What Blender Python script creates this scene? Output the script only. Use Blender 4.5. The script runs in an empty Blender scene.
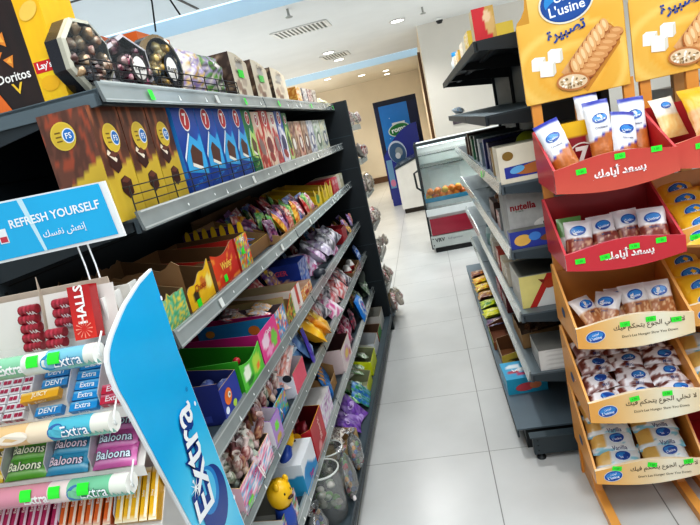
import bpy, math, random
from mathutils import Vector, Matrix, noise
R = random.Random(7)
SC = bpy.context.scene
COL = SC.collection
PI = math.pi
def link(o):
    COL.objects.link(o); return o

# ---------------------------------------------------------------- colour
def lin(c):
    return c/12.92 if c <= .04045 else ((c+.055)/1.055)**2.4
def hx(s):
    if not isinstance(s, str): return s
    s = s.lstrip('#')
    return tuple(int(s[i:i+2], 16)/255 for i in (0, 2, 4))
def mixc(a, b, t):
    a = hx(a); b = hx(b); t = max(0, min(1, t))
    return tuple(a[i]+(b[i]-a[i])*t for i in range(3))
def nz(u, v, s=1.0, k=0.0):
    return noise.noise(Vector((u*s, v*s, k)))*.5+.5

# ---------------------------------------------------------------- materials
def new_mat(name):
    m = bpy.data.materials.new(name); m.use_nodes = True
    nt = m.node_tree
    return m, nt, nt.nodes['Principled BSDF']
def attr_mat(name, rough=.45, metal=0, bump=0, bscale=60, mottle=.06, mscale=14, coat=0, spec=.5):
    m, nt, b = new_mat(name)
    a = nt.nodes.new('ShaderNodeAttribute'); a.attribute_name = 'Col'
    n = nt.nodes.new('ShaderNodeTexNoise'); n.inputs['Scale'].default_value = mscale; n.inputs['Detail'].default_value = 4
    tc = nt.nodes.new('ShaderNodeTexCoord'); nt.links.new(tc.outputs['Object'], n.inputs['Vector'])
    mr = nt.nodes.new('ShaderNodeMapRange')
    mr.inputs['From Min'].default_value = .3; mr.inputs['From Max'].default_value = .7
    mr.inputs['To Min'].default_value = 1-mottle; mr.inputs['To Max'].default_value = 1+mottle
    nt.links.new(n.outputs['Fac'], mr.inputs['Value'])
    mul = nt.nodes.new('ShaderNodeVectorMath'); mul.operation = 'SCALE'
    nt.links.new(a.outputs['Color'], mul.inputs[0]); nt.links.new(mr.outputs['Result'], mul.inputs['Scale'])
    nt.links.new(mul.outputs['Vector'], b.inputs['Base Color'])
    b.inputs['Roughness'].default_value = rough; b.inputs['Metallic'].default_value = metal
    b.inputs['Coat Weight'].default_value = coat; b.inputs['Coat Roughness'].default_value = .12
    b.inputs['Specular IOR Level'].default_value = spec
    if bump:
        n2 = nt.nodes.new('ShaderNodeTexNoise'); n2.inputs['Scale'].default_value = bscale; n2.inputs['Detail'].default_value = 3
        nt.links.new(tc.outputs['Object'], n2.inputs['Vector'])
        bp = nt.nodes.new('ShaderNodeBump'); bp.inputs['Strength'].default_value = bump; bp.inputs['Distance'].default_value = .004
        nt.links.new(n2.outputs['Fac'], bp.inputs['Height']); nt.links.new(bp.outputs['Normal'], b.inputs['Normal'])
    return m
M = {}
M['print'] = attr_mat('printed_card', .42, coat=.15)
M['gloss'] = attr_mat('glossy_print', .25, coat=.4, mottle=.02)
M['foil'] = attr_mat('wrapper_film', .3, bump=.5, bscale=70, coat=.35)
M['card'] = attr_mat('raw_cardboard', .85, mottle=.1, mscale=30)
M['paint'] = attr_mat('painted_steel', .38, mottle=.05, mscale=6)
M['dark'] = attr_mat('dark_powder_coat', .5, mottle=.08, mscale=5)
M['rail'] = attr_mat('price_rail_plastic', .22, metal=.35, mottle=.18, mscale=5, coat=.5)
M['plastic'] = attr_mat('moulded_plastic', .35, mottle=.03)
M['wood'] = attr_mat('orange_board', .45, mottle=.08, mscale=9, coat=.2)
M['wall'] = attr_mat('wall_paint', .8, mottle=.03, mscale=2, bump=.05, bscale=90)
def glass_mat(name, tint, amount, rough=.05, haze=0):
    m, nt, b = new_mat(name)
    out = nt.nodes['Material Output']
    tr = nt.nodes.new('ShaderNodeBsdfTransparent'); tr.inputs[0].default_value = (*tint, 1)
    gl = nt.nodes.new('ShaderNodeBsdfGlossy'); gl.inputs['Roughness'].default_value = rough
    fr = nt.nodes.new('ShaderNodeFresnel'); fr.inputs['IOR'].default_value = 1.45
    ad = nt.nodes.new('ShaderNodeMath'); ad.operation = 'ADD'; ad.use_clamp = True; ad.inputs[1].default_value = amount
    nt.links.new(fr.outputs[0], ad.inputs[0])
    mx = nt.nodes.new('ShaderNodeMixShader')
    nt.links.new(ad.outputs[0], mx.inputs[0]); nt.links.new(tr.outputs[0], mx.inputs[1]); nt.links.new(gl.outputs[0], mx.inputs[2])
    if haze:
        df = nt.nodes.new('ShaderNodeBsdfDiffuse'); df.inputs[0].default_value = (.95, .96, .95, 1)
        m2 = nt.nodes.new('ShaderNodeMixShader'); m2.inputs[0].default_value = haze
        nt.links.new(mx.outputs[0], m2.inputs[1]); nt.links.new(df.outputs[0], m2.inputs[2]); nt.links.new(m2.outputs[0], out.inputs['Surface'])
    else: nt.links.new(mx.outputs[0], out.inputs['Surface'])
    return m
M['glass'] = glass_mat('case_glass', (.95, .98, .97), .05)
M['clear'] = glass_mat('clear_plastic', (.93, .93, .92), .08, .1, .13)
def emit_mat(name, col, s):
    m, nt, b = new_mat(name)
    b.inputs['Base Color'].default_value = (*col, 1)
    b.inputs['Emission Color'].default_value = (*col, 1); b.inputs['Emission Strength'].default_value = s
    return m
M['lamp'] = emit_mat('lamp_disc', (1, .95, .88), 9)
M['cove'] = emit_mat('cove_strip', (.68, .8, .9), .8)
M['fridge'] = emit_mat('fridge_light', (.85, .97, 1), 2.5)
M['sweet'] = attr_mat('twisted_foil', .18, metal=.35, bump=.6, bscale=160, coat=.6)
def floor_mat():
    m, nt, b = new_mat('porcelain_tiles')
    tc = nt.nodes.new('ShaderNodeTexCoord'); sp = nt.nodes.new('ShaderNodeSeparateXYZ')
    nt.links.new(tc.outputs['Object'], sp.inputs[0])
    def dist(out):
        d = nt.nodes.new('ShaderNodeMath'); d.operation = 'DIVIDE'; d.inputs[1].default_value = .6
        nt.links.new(out, d.inputs[0])
        a = nt.nodes.new('ShaderNodeMath'); a.operation = 'PINGPONG'; a.inputs[1].default_value = .5
        nt.links.new(d.outputs[0], a.inputs[0]); return a.outputs[0]
    dx, dy = dist(sp.outputs['X']), dist(sp.outputs['Y'])
    def mask(o, w):
        c = nt.nodes.new('ShaderNodeMapRange'); c.inputs['From Min'].default_value = w*.5; c.inputs['From Max'].default_value = w
        nt.links.new(o, c.inputs['Value']); return c.outputs['Result']
    mn = nt.nodes.new('ShaderNodeMath'); mn.operation = 'MINIMUM'
    nt.links.new(mask(dx, .005), mn.inputs[0]); nt.links.new(mask(dy, .0035), mn.inputs[1])
    n = nt.nodes.new('ShaderNodeTexNoise'); n.inputs['Scale'].default_value = 2.2; n.inputs['Detail'].default_value = 6
    nt.links.new(tc.outputs['Object'], n.inputs['Vector'])
    cr = nt.nodes.new('ShaderNodeValToRGB')
    cr.color_ramp.elements[0].position = .3; cr.color_ramp.elements[0].color = (.54, .545, .53, 1)
    cr.color_ramp.elements[1].position = .7; cr.color_ramp.elements[1].color = (.63, .635, .62, 1)
    nt.links.new(n.outputs['Fac'], cr.inputs[0])
    mx = nt.nodes.new('ShaderNodeMix'); mx.data_type = 'RGBA'
    mx.inputs['A'].default_value = (.2, .2, .19, 1)
    nt.links.new(mn.outputs[0], mx.inputs['Factor']); nt.links.new(cr.outputs[0], mx.inputs['B'])
    nt.links.new(mx.outputs['Result'], b.inputs['Base Color'])
    b.inputs['Roughness'].default_value = .28
    return m
M['floor'] = floor_mat()

# ---------------------------------------------------------------- Arabic shaping into presentation forms
AR = {'ا':(0xFE8D,0xFE8E),'أ':(0xFE83,0xFE84),'إ':(0xFE87,0xFE88),'ب':(0xFE8F,0xFE90,0xFE91,0xFE92),'ت':(0xFE95,0xFE96,0xFE97,0xFE98),
 'ة':(0xFE93,0xFE94),'ج':(0xFE9D,0xFE9E,0xFE9F,0xFEA0),'ح':(0xFEA1,0xFEA2,0xFEA3,0xFEA4),'خ':(0xFEA5,0xFEA6,0xFEA7,0xFEA8),'د':(0xFEA9,0xFEAA),
 'ر':(0xFEAD,0xFEAE),'ز':(0xFEAF,0xFEB0),'س':(0xFEB1,0xFEB2,0xFEB3,0xFEB4),'ش':(0xFEB5,0xFEB6,0xFEB7,0xFEB8),'ص':(0xFEB9,0xFEBA,0xFEBB,0xFEBC),
 'ع':(0xFEC9,0xFECA,0xFECB,0xFECC),'ف':(0xFED1,0xFED2,0xFED3,0xFED4),'ك':(0xFED9,0xFEDA,0xFEDB,0xFEDC),'ل':(0xFEDD,0xFEDE,0xFEDF,0xFEE0),
 'م':(0xFEE1,0xFEE2,0xFEE3,0xFEE4),'ن':(0xFEE5,0xFEE6,0xFEE7,0xFEE8),'و':(0xFEED,0xFEEE),'ي':(0xFEF1,0xFEF2,0xFEF3,0xFEF4),'ى':(0xFEEF,0xFEF0),'§':(0xFEFB,0xFEFC)}
def arabic(s):
    s = s.replace('لا', '§'); out = []
    for i, ch in enumerate(s):
        if ch not in AR: out.append(ch); continue
        f = AR[ch]
        prev = i > 0 and s[i-1] in AR and len(AR[s[i-1]]) == 4
        nxt = i+1 < len(s) and s[i+1] in AR and len(f) == 4
        k = 3 if prev and nxt else 1 if prev else 2 if nxt else 0
        out.append(chr(f[k]))
    return ''.join(reversed(out))

_TX = {}
def text_poly(s, bold=0.0):
    key = (s, bold)
    if key in _TX: return _TX[key]
    c = bpy.data.curves.new('glyphs', 'FONT'); c.body = s; c.resolution_u = 2; c.offset = bold
    o = bpy.data.objects.new('glyphs', c); COL.objects.link(o)
    dg = bpy.context.evaluated_depsgraph_get(); dg.update()
    me = bpy.data.meshes.new_from_object(o.evaluated_get(dg))
    vs = [(v.co.x, v.co.y) for v in me.vertices]; fs = [tuple(p.vertices) for p in me.polygons]
    bpy.data.objects.remove(o); bpy.data.curves.remove(c); bpy.data.meshes.remove(me)
    if vs:
        x0 = min(v[0] for v in vs); x1 = max(v[0] for v in vs); y0 = min(v[1] for v in vs); y1 = max(v[1] for v in vs)
        vs = [(x-(x0+x1)/2, y-(y0+y1)/2) for x, y in vs]; w = x1-x0; h = y1-y0
    else: w = h = 1
    _TX[key] = (vs, fs, w, h); return _TX[key]

# ---------------------------------------------------------------- mesh builder with painted faces
class MB:
    def __init__(s): s.v = []; s.f = []; s.c = []; s.sm = []; s.kk = 0
    def face(s, pts, col, smooth=False):
        n = len(s.v); s.v += [tuple(p) for p in pts]; s.f.append(tuple(range(n, n+len(pts))))
        if isinstance(col, list): s.c.append([hx(c) for c in col])
        else: s.c.append([hx(col)]*len(pts))
        s.sm.append(smooth)
    def grid(s, fn, nu, nv, col, smooth=False, wrap=False):
        b = len(s.v); cc = []
        for j in range(nv+1):
            for i in range(nu+1):
                s.v.append(tuple(fn(i/nu, j/nv))); cc.append(hx(col(i/nu, j/nv)) if callable(col) else hx(col))
        for j in range(nv):
            for i in range(nu):
                q = (j*(nu+1)+i, j*(nu+1)+i+1, (j+1)*(nu+1)+i+1, (j+1)*(nu+1)+i)
                s.f.append(tuple(b+k for k in q)); s.c.append([cc[k] for k in q]); s.sm.append(smooth)
    def box(s, p0, p1, col, n=14):
        x0, y0, z0 = p0; x1, y1, z1 = p1
        F = {'px': ((x1, y0, z0), (0, y1-y0, 0), (0, 0, z1-z0)), 'ny': ((x0, y0, z0), (x1-x0, 0, 0), (0, 0, z1-z0)),
             'nx': ((x0, y1, z0), (0, y0-y1, 0), (0, 0, z1-z0)), 'py': ((x1, y1, z0), (x0-x1, 0, 0), (0, 0, z1-z0)),
             'pz': ((x0, y0, z1), (x1-x0, 0, 0), (0, y1-y0, 0)), 'nz': ((x0, y1, z0), (x1-x0, 0, 0), (0, y0-y1, 0))}
        for k, (o, u, v) in F.items():
            c = col.get(k, col.get('*')) if isinstance(col, dict) else col
            o, u, v = Vector(o), Vector(u), Vector(v)
            if callable(c): s.grid(lambda a, b: o+u*a+v*b, n, n, c)
            else: s.face([o, o+u, o+u+v, o+v], c)
    def obox(s, c, sx, sy, sz, mat3, col):
        c = Vector(c); P = [c+mat3 @ Vector((a*sx/2, b*sy/2, d*sz/2)) for d in (-1, 1) for b in (-1, 1) for a in (-1, 1)]
        for q in ((0, 2, 3, 1), (4, 5, 7, 6), (0, 1, 5, 4), (2, 6, 7, 3), (0, 4, 6, 2), (1, 3, 7, 5)): s.face([P[i] for i in q], col)
    def tube(s, path, r, col, n=8, cap=True, smooth=True):
        path = [Vector(p) for p in path]; rings = []
        rr = r if isinstance(r, (list, tuple)) else [r]*len(path)
        for i, p in enumerate(path):
            d = (path[min(i+1, len(path)-1)]-path[max(i-1, 0)]).normalized()
            a = d.orthogonal().normalized() if not rings else (last-d*last.dot(d)).normalized()
            last = a; b = d.cross(a)
            rings.append([p+(a*math.cos(2*PI*k/n)+b*math.sin(2*PI*k/n))*rr[i] for k in range(n)])
        base = len(s.v)
        for rg in rings: s.v += [tuple(q) for q in rg]
        cf = (lambda t: hx(col(t))) if callable(col) else (lambda t: hx(col))
        for i in range(len(rings)-1):
            for k in range(n):
                q = (base+i*n+k, base+i*n+(k+1) % n, base+(i+1)*n+(k+1) % n, base+(i+1)*n+k)
                s.f.append(q); s.c.append([cf(i/(len(rings)-1))]*4); s.sm.append(smooth)
        if cap:
            s.face(list(reversed(rings[0])), cf(0)); s.face(rings[-1], cf(1))
    def lathe(s, prof, col, c=(0, 0, 0), n=16, smooth=True, sx=1, sy=1):
        base = len(s.v); c = Vector(c)
        for r, z in prof:
            for k in range(n):
                a = 2*PI*k/n; s.v.append((c.x+r*sx*math.cos(a), c.y+r*sy*math.sin(a), c.z+z))
        for i in range(len(prof)-1):
            for k in range(n):
                s.f.append((base+i*n+k, base+i*n+(k+1) % n, base+(i+1)*n+(k+1) % n, base+(i+1)*n+k))
                cc = hx(col(i/(len(prof)-1))) if callable(col) else hx(col)
                s.c.append([cc]*4); s.sm.append(smooth)
    def prism(s, poly, d, col, side=None):
        poly = [Vector(p) for p in poly]; d = Vector(d)
        s.face(list(reversed(poly)), col); s.face([p+d for p in poly], col)
        for i in range(len(poly)):
            j = (i+1) % len(poly); s.face([poly[i], poly[j], poly[j]+d, poly[i]+d], side or col)
    def blob(s, c, r, col, n=10, m=7, jit=0, seed=0):
        c = Vector(c); r = Vector(r) if not isinstance(r, (int, float)) else Vector((r, r, r))
        def fn(u, v):
            a = 2*PI*(u % 1); t = PI*v; d = Vector((math.cos(a)*math.sin(t), math.sin(a)*math.sin(t), -math.cos(t)))
            k = 1+jit*(noise.noise(d*1.7+Vector((seed, 0, 0))))
            return c+Vector((d.x*r.x, d.y*r.y, d.z*r.z))*k
        s.grid(fn, n, m, col, True)
    # flat marks: p maps (x, y) in metres on the face to a point just above it
    def plane(s, o, u, v, off=.0007):
        o, u, v = Vector(o), Vector(u).normalized(), Vector(v).normalized(); n = u.cross(v)
        return lambda x, y, k=0: o+u*x+v*y+n*(off+k)
    def text(s, t, pl, x, y, h, col, bold=0.0, rot=0, k=.0004, wmax=None, flip=1):
        s.kk += 1.5e-5; k += s.kk
        vs, fs, w, hh = text_poly(t, bold)
        sc = h/hh if hh else 1
        if wmax and w*sc > wmax: sc = wmax/w
        ca, sa = math.cos(rot), math.sin(rot); b = len(s.v)
        for a, c in vs:
            a *= sc*flip; c *= sc
            s.v.append(tuple(pl(x+a*ca-c*sa, y+a*sa+c*ca, k)))
        for f in fs:
            s.f.append(tuple(b+i for i in (f if flip > 0 else reversed(f)))); s.c.append([hx(col)]*len(f)); s.sm.append(False)
    def oval(s, pl, x, y, rx, ry, col, rot=0, k=0, n=20):
        s.kk += 1.5e-5; k += s.kk
        ca, sa = math.cos(rot), math.sin(rot); P = []
        for i in range(n):
            a = 2*PI*i/n; p, q = rx*math.cos(a), ry*math.sin(a); P.append(pl(x+p*ca-q*sa, y+p*sa+q*ca, k))
        s.face(P, col)
    def poly(s, pl, pts, col, k=0):
        s.kk += 1.5e-5; k += s.kk
        s.face([pl(a, b, k) for a, b in pts], col)
    def rect(s, pl, x0, y0, x1, y1, col, k=0): s.poly(pl, [(x0, y0), (x1, y0), (x1, y1), (x0, y1)], col, k)
    def mesh(s, name, mat):
        me = bpy.data.meshes.new(name); me.from_pydata(s.v, [], s.f)
        ca = me.color_attributes.new('Col', 'FLOAT_COLOR', 'CORNER'); buf = []
        for cs in s.c:
            for c in cs: buf += [lin(max(0, min(1, c[0]))), lin(max(0, min(1, c[1]))), lin(max(0, min(1, c[2]))), 1]
        ca.data.foreach_set('color', buf)
        me.polygons.foreach_set('use_smooth', s.sm)
        me.materials.append(M[mat] if isinstance(mat, str) else mat); me.update()
        return me
    def build(s, name, mat='print', parent=None, loc=None, rot=None):
        o = link(bpy.data.objects.new(name, s.mesh(name, mat)))
        if parent: o.parent = parent
        if loc is not None: o.location = loc
        if rot is not None: o.rotation_euler = rot
        return o
def tag(o, label, cat, group=None):
    o['label'] = label; o['category'] = cat
    if group: o['group'] = group
    return o
def empty(name, label, cat, loc=(0, 0, 0), rot=(0, 0, 0), group=None):
    o = link(bpy.data.objects.new(name, None)); o.empty_display_size = .05
    o.location = loc; o.rotation_euler = rot; return tag(o, label, cat, group)
def struct(mb, name, mat):
    o = mb.build(name, mat); o['kind'] = 'structure'; return o
def dup(o, loc, rot=None, label=None, group=None, scale=None):
    r = o.copy(); link(r); r.location = loc
    if rot is not None: r.rotation_euler = rot
    if scale is not None: r.scale = (scale,)*3
    if label: r['label'] = label
    if group: r['group'] = group
    for ch in o.children:
        c = ch.copy(); link(c); c.parent = r
        for g in ch.children:
            d = g.copy(); link(d); d.parent = c
    return r

# ---------------------------------------------------------------- where things stand
A = .0161                                        # the left gondola stands a touch off the tile grid
def LG(d, y, z): return Vector((-.669+A*y-d, y+A*d, z))
LR = -A
def RG(d, y, z): return Vector((.235+d, y, z))   # right gondola, d deep from its rail
ZL = [1.79, 1.505, 1.215, .905, .66, .368]       # shelf surfaces, top to bottom
ZR = [1.815, 1.53, 1.245, .965, .68, .395]
GREEN = '#35ef3a'
# ================================================================ the room
mb = MB(); mb.face([(-6, -4, 0), (6, -4, 0), (6, 16, 0), (-6, 16, 0)], '#ffffff'); struct(mb, 'floor', 'floor')
CZ = 2.8
mb = MB()
CC = '#dfe0de'
for y0, y1, c in ((-4, 2.35, '#d3dde2'), (2.95, 8.6, CC), (9.9, 16, '#e0d8c8')):
    mb.face([(-6, y0, CZ), (-6, y1, CZ), (6, y1, CZ), (6, y0, CZ)], c)
for y0, y1 in ((2.35, 2.95), (8.6, 9.9)):
    for y in (y0, y1): mb.face([(-6, y, CZ), (6, y, CZ), (6, y, CZ+.14), (-6, y, CZ+.14)], '#c3d6e0')
struct(mb, 'ceiling', 'wall')
mb = MB()
for y0, y1 in ((2.35, 2.95), (8.6, 9.9)): mb.face([(-6, y0, CZ+.14), (-6, y1, CZ+.14), (6, y1, CZ+.14), (6, y0, CZ+.14)], '#bcd4e4')
struct(mb, 'trim_1', 'cove')
mb = MB()                                        # dark seams of the near ceiling panels
for a, b in (((-2.6, 1.35), (-.2, 1.35)), ((-1.62, -1.5), (-1.62, 2.3)), ((-2.9, -1.5), (-2.9, 2.3))):
    w = .012
    if a[1] == b[1]: mb.box((a[0], a[1]-w, CZ-.004), (b[0], a[1]+w, CZ-.001), '#2b2f31')
    else: mb.box((a[0]-w, a[1], CZ-.004), (a[0]+w, b[1], CZ-.001), '#2b2f31')
struct(mb, 'trim_2', 'dark')
mb = MB()
mb.box((-6, 13.6, 0), (6, 13.8, CZ), '#f1e6d2'); struct(mb, 'wall_back', 'wall')
mb = MB(); mb.box((-6, 13.56, 0), (.2, 13.6, .16), '#6a4c35'); struct(mb, 'baseboard_back', 'paint')
mb = MB(); mb.box((-6.1, -4, 0), (-6, 16, CZ), '#ddd8cc'); struct(mb, 'wall_left', 'wall')
mb = MB(); mb.box((.15, 6.07, 0), (6, 13.6, CZ), {'*': '#e0dbd1', 'nx': '#ecdcc4'}); struct(mb, 'wall_right', 'wall')
mb = MB(); mb.box((.105, 7.0, 0), (.15, 7.06, 2.55), '#5d4027'); struct(mb, 'trim_3', 'paint')
mb = MB(); mb.box((.13, 6.0, 2.5), (.22, 6.03, 2.62), '#2a2320')

# ceiling fittings
def downlight(x, y, label, r=.075):
    t = empty('ceiling_light', label, 'ceiling light', (x, y, CZ))
    m = MB(); m.lathe([(r, -.001), (r*1.3, -.003), (r*1.35, -.012), (r*1.08, -.014), (r, -.006)], '#f1f0ec', n=24); m.build('trim_ring', 'plastic', t)
    m = MB(); m.lathe([(.0005, -.0145), (r, -.0145)], '#ffffff', n=24, smooth=False)
    m.build('diffuser', 'lamp', t)
    return t
downlight(-.093, 5.18, 'round recessed ceiling light before the grey wall corner')
downlight(-1.2, 6.42, 'round ceiling light beside the smaller of two air vents')
downlight(-1.19, 7.5, 'round ceiling light beyond the smaller air vent')
downlight(-1.25, 2.1, 'bright ceiling light at the top edge above the boxed chocolates', .09)
downlight(-1.186, 11.3, 'warm ceiling light near the cream wall, first past the second light strip')
downlight(-.62, 11.6, 'warm ceiling light above the blue drinks cooler', .07)
downlight(-.65, 12.6, 'faint warm ceiling light nearest the cream wall', .07)
downlight(-1.85, 9.98+.3, 'warm ceiling light just past the second light strip', .07)
def vent(x, y, w, l, label):
    t = empty('air_vent', label, 'air vent', (x, y, CZ))
    m = MB()
    for a in (-1, 1):
        m.box((-w/2, a*l/2-.015, -.012), (w/2, a*l/2+.015, -.001), '#d8d8d4'); m.box((a*w/2-.015, -l/2, -.012), (a*w/2+.015, l/2, -.001), '#d8d8d4')
    m.build('frame', 'paint', t)
    m = MB(); m.box((-w/2, -l/2, -.004), (w/2, l/2, -.002), '#6d6d68'); m.build('backing', 'dark', t)
    m = MB(); n = int(w/.045)
    for i in range(n):
        x0 = -w/2+(i+.5)*w/n; m.box((x0-.009, -l/2, -.014), (x0+.009, l/2, -.005), '#e6e6e2')
    m.build('louvres', 'paint', t)
vent(-1.15, 4.2, .62, .42, 'larger louvred air vent in the ceiling by the first light strip')
vent(-1.17, 6.95, .42, .5, 'smaller louvred air vent in the ceiling between the round lights')
m = MB(); m.lathe([(.002, -.075), (.03, -.07), (.045, -.045), (.05, -.03), (.06, -.028), (.062, -.001)], lambda t: '#141414' if t < .6 else '#e8e8e4', n=16)
tag(m.build('security_camera', 'plastic', None, (.46, 5.86, CZ)), 'small black dome security camera on the ceiling', 'camera')
m = MB(); m.tube([(0, 0, 0), (0, 0, -.06)], .012, '#a8a8a2'); m.lathe([(.012, -.06), (.035, -.07), (.035, -.076)], '#b8b8b2')
sp = tag(m.build('sprinkler', 'plastic', None, (.223, 4.74, CZ)), 'small fire sprinkler head hanging from the ceiling by the dome camera', 'sprinkler')
dup(sp, (-1.05, 3.1, CZ), label='small fire sprinkler head beside the first light strip')
m = MB()
m.tube([(0, 0, 0), (.02, .03, -.12), (-.02, .05, -.3)], .006, '#1c2224'); m.tube([(0, 0, 0), (.1, .1, -.08), (.12, .2, -.2)], .006, '#1c2224')
tag(m.build('ceiling_cable', 'dark', None, (-1.62, 1.35, CZ)), 'loose black cable hanging where the ceiling seams meet', 'cable')

# ================================================================ left gondola
yN, yF, SEAM = -1.225, 1.8, 0.0
DARK = '#2b363d'; DK2 = '#222c31'
gl = empty('gondola_shelving', 'long dark grey supermarket gondola holding sweets and snacks along the aisle', 'shelving', (0, 0, 0))
def lbox(m, d0, d1, y0, y1, z0, z1, c):
    P = [LG(d, y, z) for z in (z0, z1) for y in (y0, y1) for d in (d1, d0)]
    for q in ((0, 2, 3, 1), (4, 5, 7, 6), (0, 1, 5, 4), (2, 6, 7, 3), (0, 4, 6, 2), (1, 3, 7, 5)): m.face([P[i] for i in q], c)
m = MB(); lbox(m, .43, .45, yN, yF, .02, 1.86, DARK)
for z in (.5, .8, 1.1, 1.4, 1.65): lbox(m, .427, .43, yN, yF, z, z+.004, '#0d1113')
m.build('back_panel', 'dark', gl)
for y in (yN, SEAM, yF-.02):
    m = MB(); lbox(m, .405, .43, y, y+.03, 0, 1.86, '#232d32')
    for k in range(34): lbox(m, .4045, .405, y+.01, y+.02, .12+k*.05, .145+k*.05, '#07090a')
    m.build('upright', 'dark', gl)
RAILC = '#9ba3a3'
def rail(m, y0, y1, z, dark=False):
    # sloped ticket channel along the shelf edge
    P = [(-.004, z-.028), (-.012, z-.030), (-.003, z+.016), (.004, z+.016)]
    n = len(P)
    for i in range(n):
        a, b = P[i], P[(i+1) % n]
        m.face([LG(a[0], y0, a[1]), LG(a[0], y1, a[1]), LG(b[0], y1, b[1]), LG(b[0], y0, b[1])], RAILC if i != 1 else '#aab1b0')
    for y in (y0, y1): m.face([LG(a[0], y, a[1]) for a in P], '#787f80')
    for z2 in (z-.026, z+.012): m.face([LG(-.0128, y0, z2), LG(-.0128, y1, z2), LG(-.0118, y1, z2+.004), LG(-.0118, y0, z2+.004)], '#cdd2d0')
for i, z in enumerate(ZL):
    for y0, y1 in ((yN, SEAM-.006), (SEAM+.006, yF)):
        m = MB()
        lbox(m, 0, .43, y0, y1, z-.006, z, '#3c474d'); lbox(m, 0, .012, y0, y1, z-.034, z-.006, '#39444a')
        if i == 0:
            lbox(m, .0, .43, y0, y0+.014, z-.034, z+.002, '#5e6c73')
        for yy in (y0+.006, y1-.012):                     # bracket under each end
            a = [LG(.02, yy, z-.006), LG(.43, yy, z-.006), LG(.43, yy, z-.09), LG(.02, yy, z-.028)]
            m.face(a, '#2a3338'); b = [p+Vector((0, .006, 0)) for p in a]; m.face(list(reversed(b)), '#2a3338')
            m.face([a[3], a[2], b[2], b[3]], '#2a3338')
        s = m.build('shelf', 'dark', gl)
        m = MB(); rail(m, y0, y1, z); rr = m.build('price_rail', 'rail', s)
        k = 0; yy = y0+.08
        while yy < y1-.05:
            k += 1; q = (k*7+i*3) % 5; yy += .1+.03*((k*5+i) % 4)
            pl = m.plane(LG(-.0135, yy, z-.008), (0, 1, 0), (-.18, 0, 1), .0006)
            if yy > y1-.03: break
            m = MB()
            if q in (1, 4): m.poly(pl, [(-.006, -.012), (.006, -.012), (0, .004)], '#e9ecea')
            elif q == 2 and i in (0,): m.rect(pl, -.012, -.014, .012, .012, GREEN)
            elif q == 3 and i < 3: m.rect(pl, -.013, -.013, .013, .013, '#d9dcd8')
            else: m.oval(pl, 0, 0, .004, .004, '#dfe3e1', n=8)
            m.build('price_tag', 'print', s)
# wire fences at the front of the two upper shelves
def fence(y0, y1, z, h, par, rows=4):
    m = MB(); C = '#2b2a2c'
    for k in range(rows):
        zz = z+.012+h*k/(rows-1); m.tube([LG(.012, y0, zz), LG(.012, y1, zz)], .0016, C, n=5)
    n = int((y1-y0)/.105)
    for k in range(n+1):
        y = y0+(y1-y0)*k/n; m.tube([LG(.012, y, z), LG(.012, y, z+.012+h)], .0018, C, n=5)
    for y in (y0, y1): m.tube([LG(.012, y, z+.012+h), LG(.09, y, z+.012+h)], .0018, C, n=5)
    m.build('wire_fence', 'dark', par)
fence(-1.2, -.25, ZL[0], .055, gl, 4)
fence(-1.2, -.2, ZL[1], .06, gl, 4)
# base deck, plinth and end panel
m = MB()
lbox(m, -.1, .43, yN, yF, .11, .118, '#46535a'); lbox(m, -.1, -.092, yN, yF, .08, .135, '#37434a'); lbox(m, -.04, .43, yN, yF, .0, .11, '#181d20')
y = yN+.02
while y < yF-.02:
    lbox(m, -.1006, -.1, y, y+.014, .104, .111, '#0c0f10'); y += .03
m.build('base_deck', 'dark', gl)
m = MB()
lbox(m, -.09, .45, yF+.005, yF+.028, 0, 1.815, '#1a2227'); lbox(m, -.102, -.088, yF, yF+.034, 0, 1.815, '#1f292e')
for z in (.42, .72, 1.02, 1.32, 1.56): lbox(m, -.09, .43, yF+.0035, yF+.005, z, z+.004, '#33424a')
for k in range(40): lbox(m, -.1025, -.102, yF+.012, yF+.022, .1+k*.042, .118+k*.042, '#06080a')
m.build('end_panel', 'dark', gl)

# ---- gondola run beyond the end panel: only shelf ends and packs show past the upright
gf = empty('gondola_shelving', 'further gondola beyond the dark end panel with packs jutting into the aisle', 'shelving', (0, 0, 0))
m = MB(); lbox(m, .4, .42, yF+.06, 2.3, 0, 1.78, DARK); m.build('back_panel', 'dark', gf)
for z in (1.62, 1.36, 1.1, .84, .58, .32):
    m = MB(); lbox(m, -.1, .4, yF+.06, 2.3, z-.012, z, '#6b7375'); lbox(m, -.112, -.1, yF+.06, 2.3, z-.03, z+.012, '#b4b5ae'); m.build('shelf', 'paint', gf)
m = MB(); lbox(m, -.12, .4, yF+.06, 2.3, .09, .11, '#59646a'); lbox(m, -.08, .4, yF+.06, 2.3, 0, .09, '#15191c'); m.build('base_deck', 'dark', gf)

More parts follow.
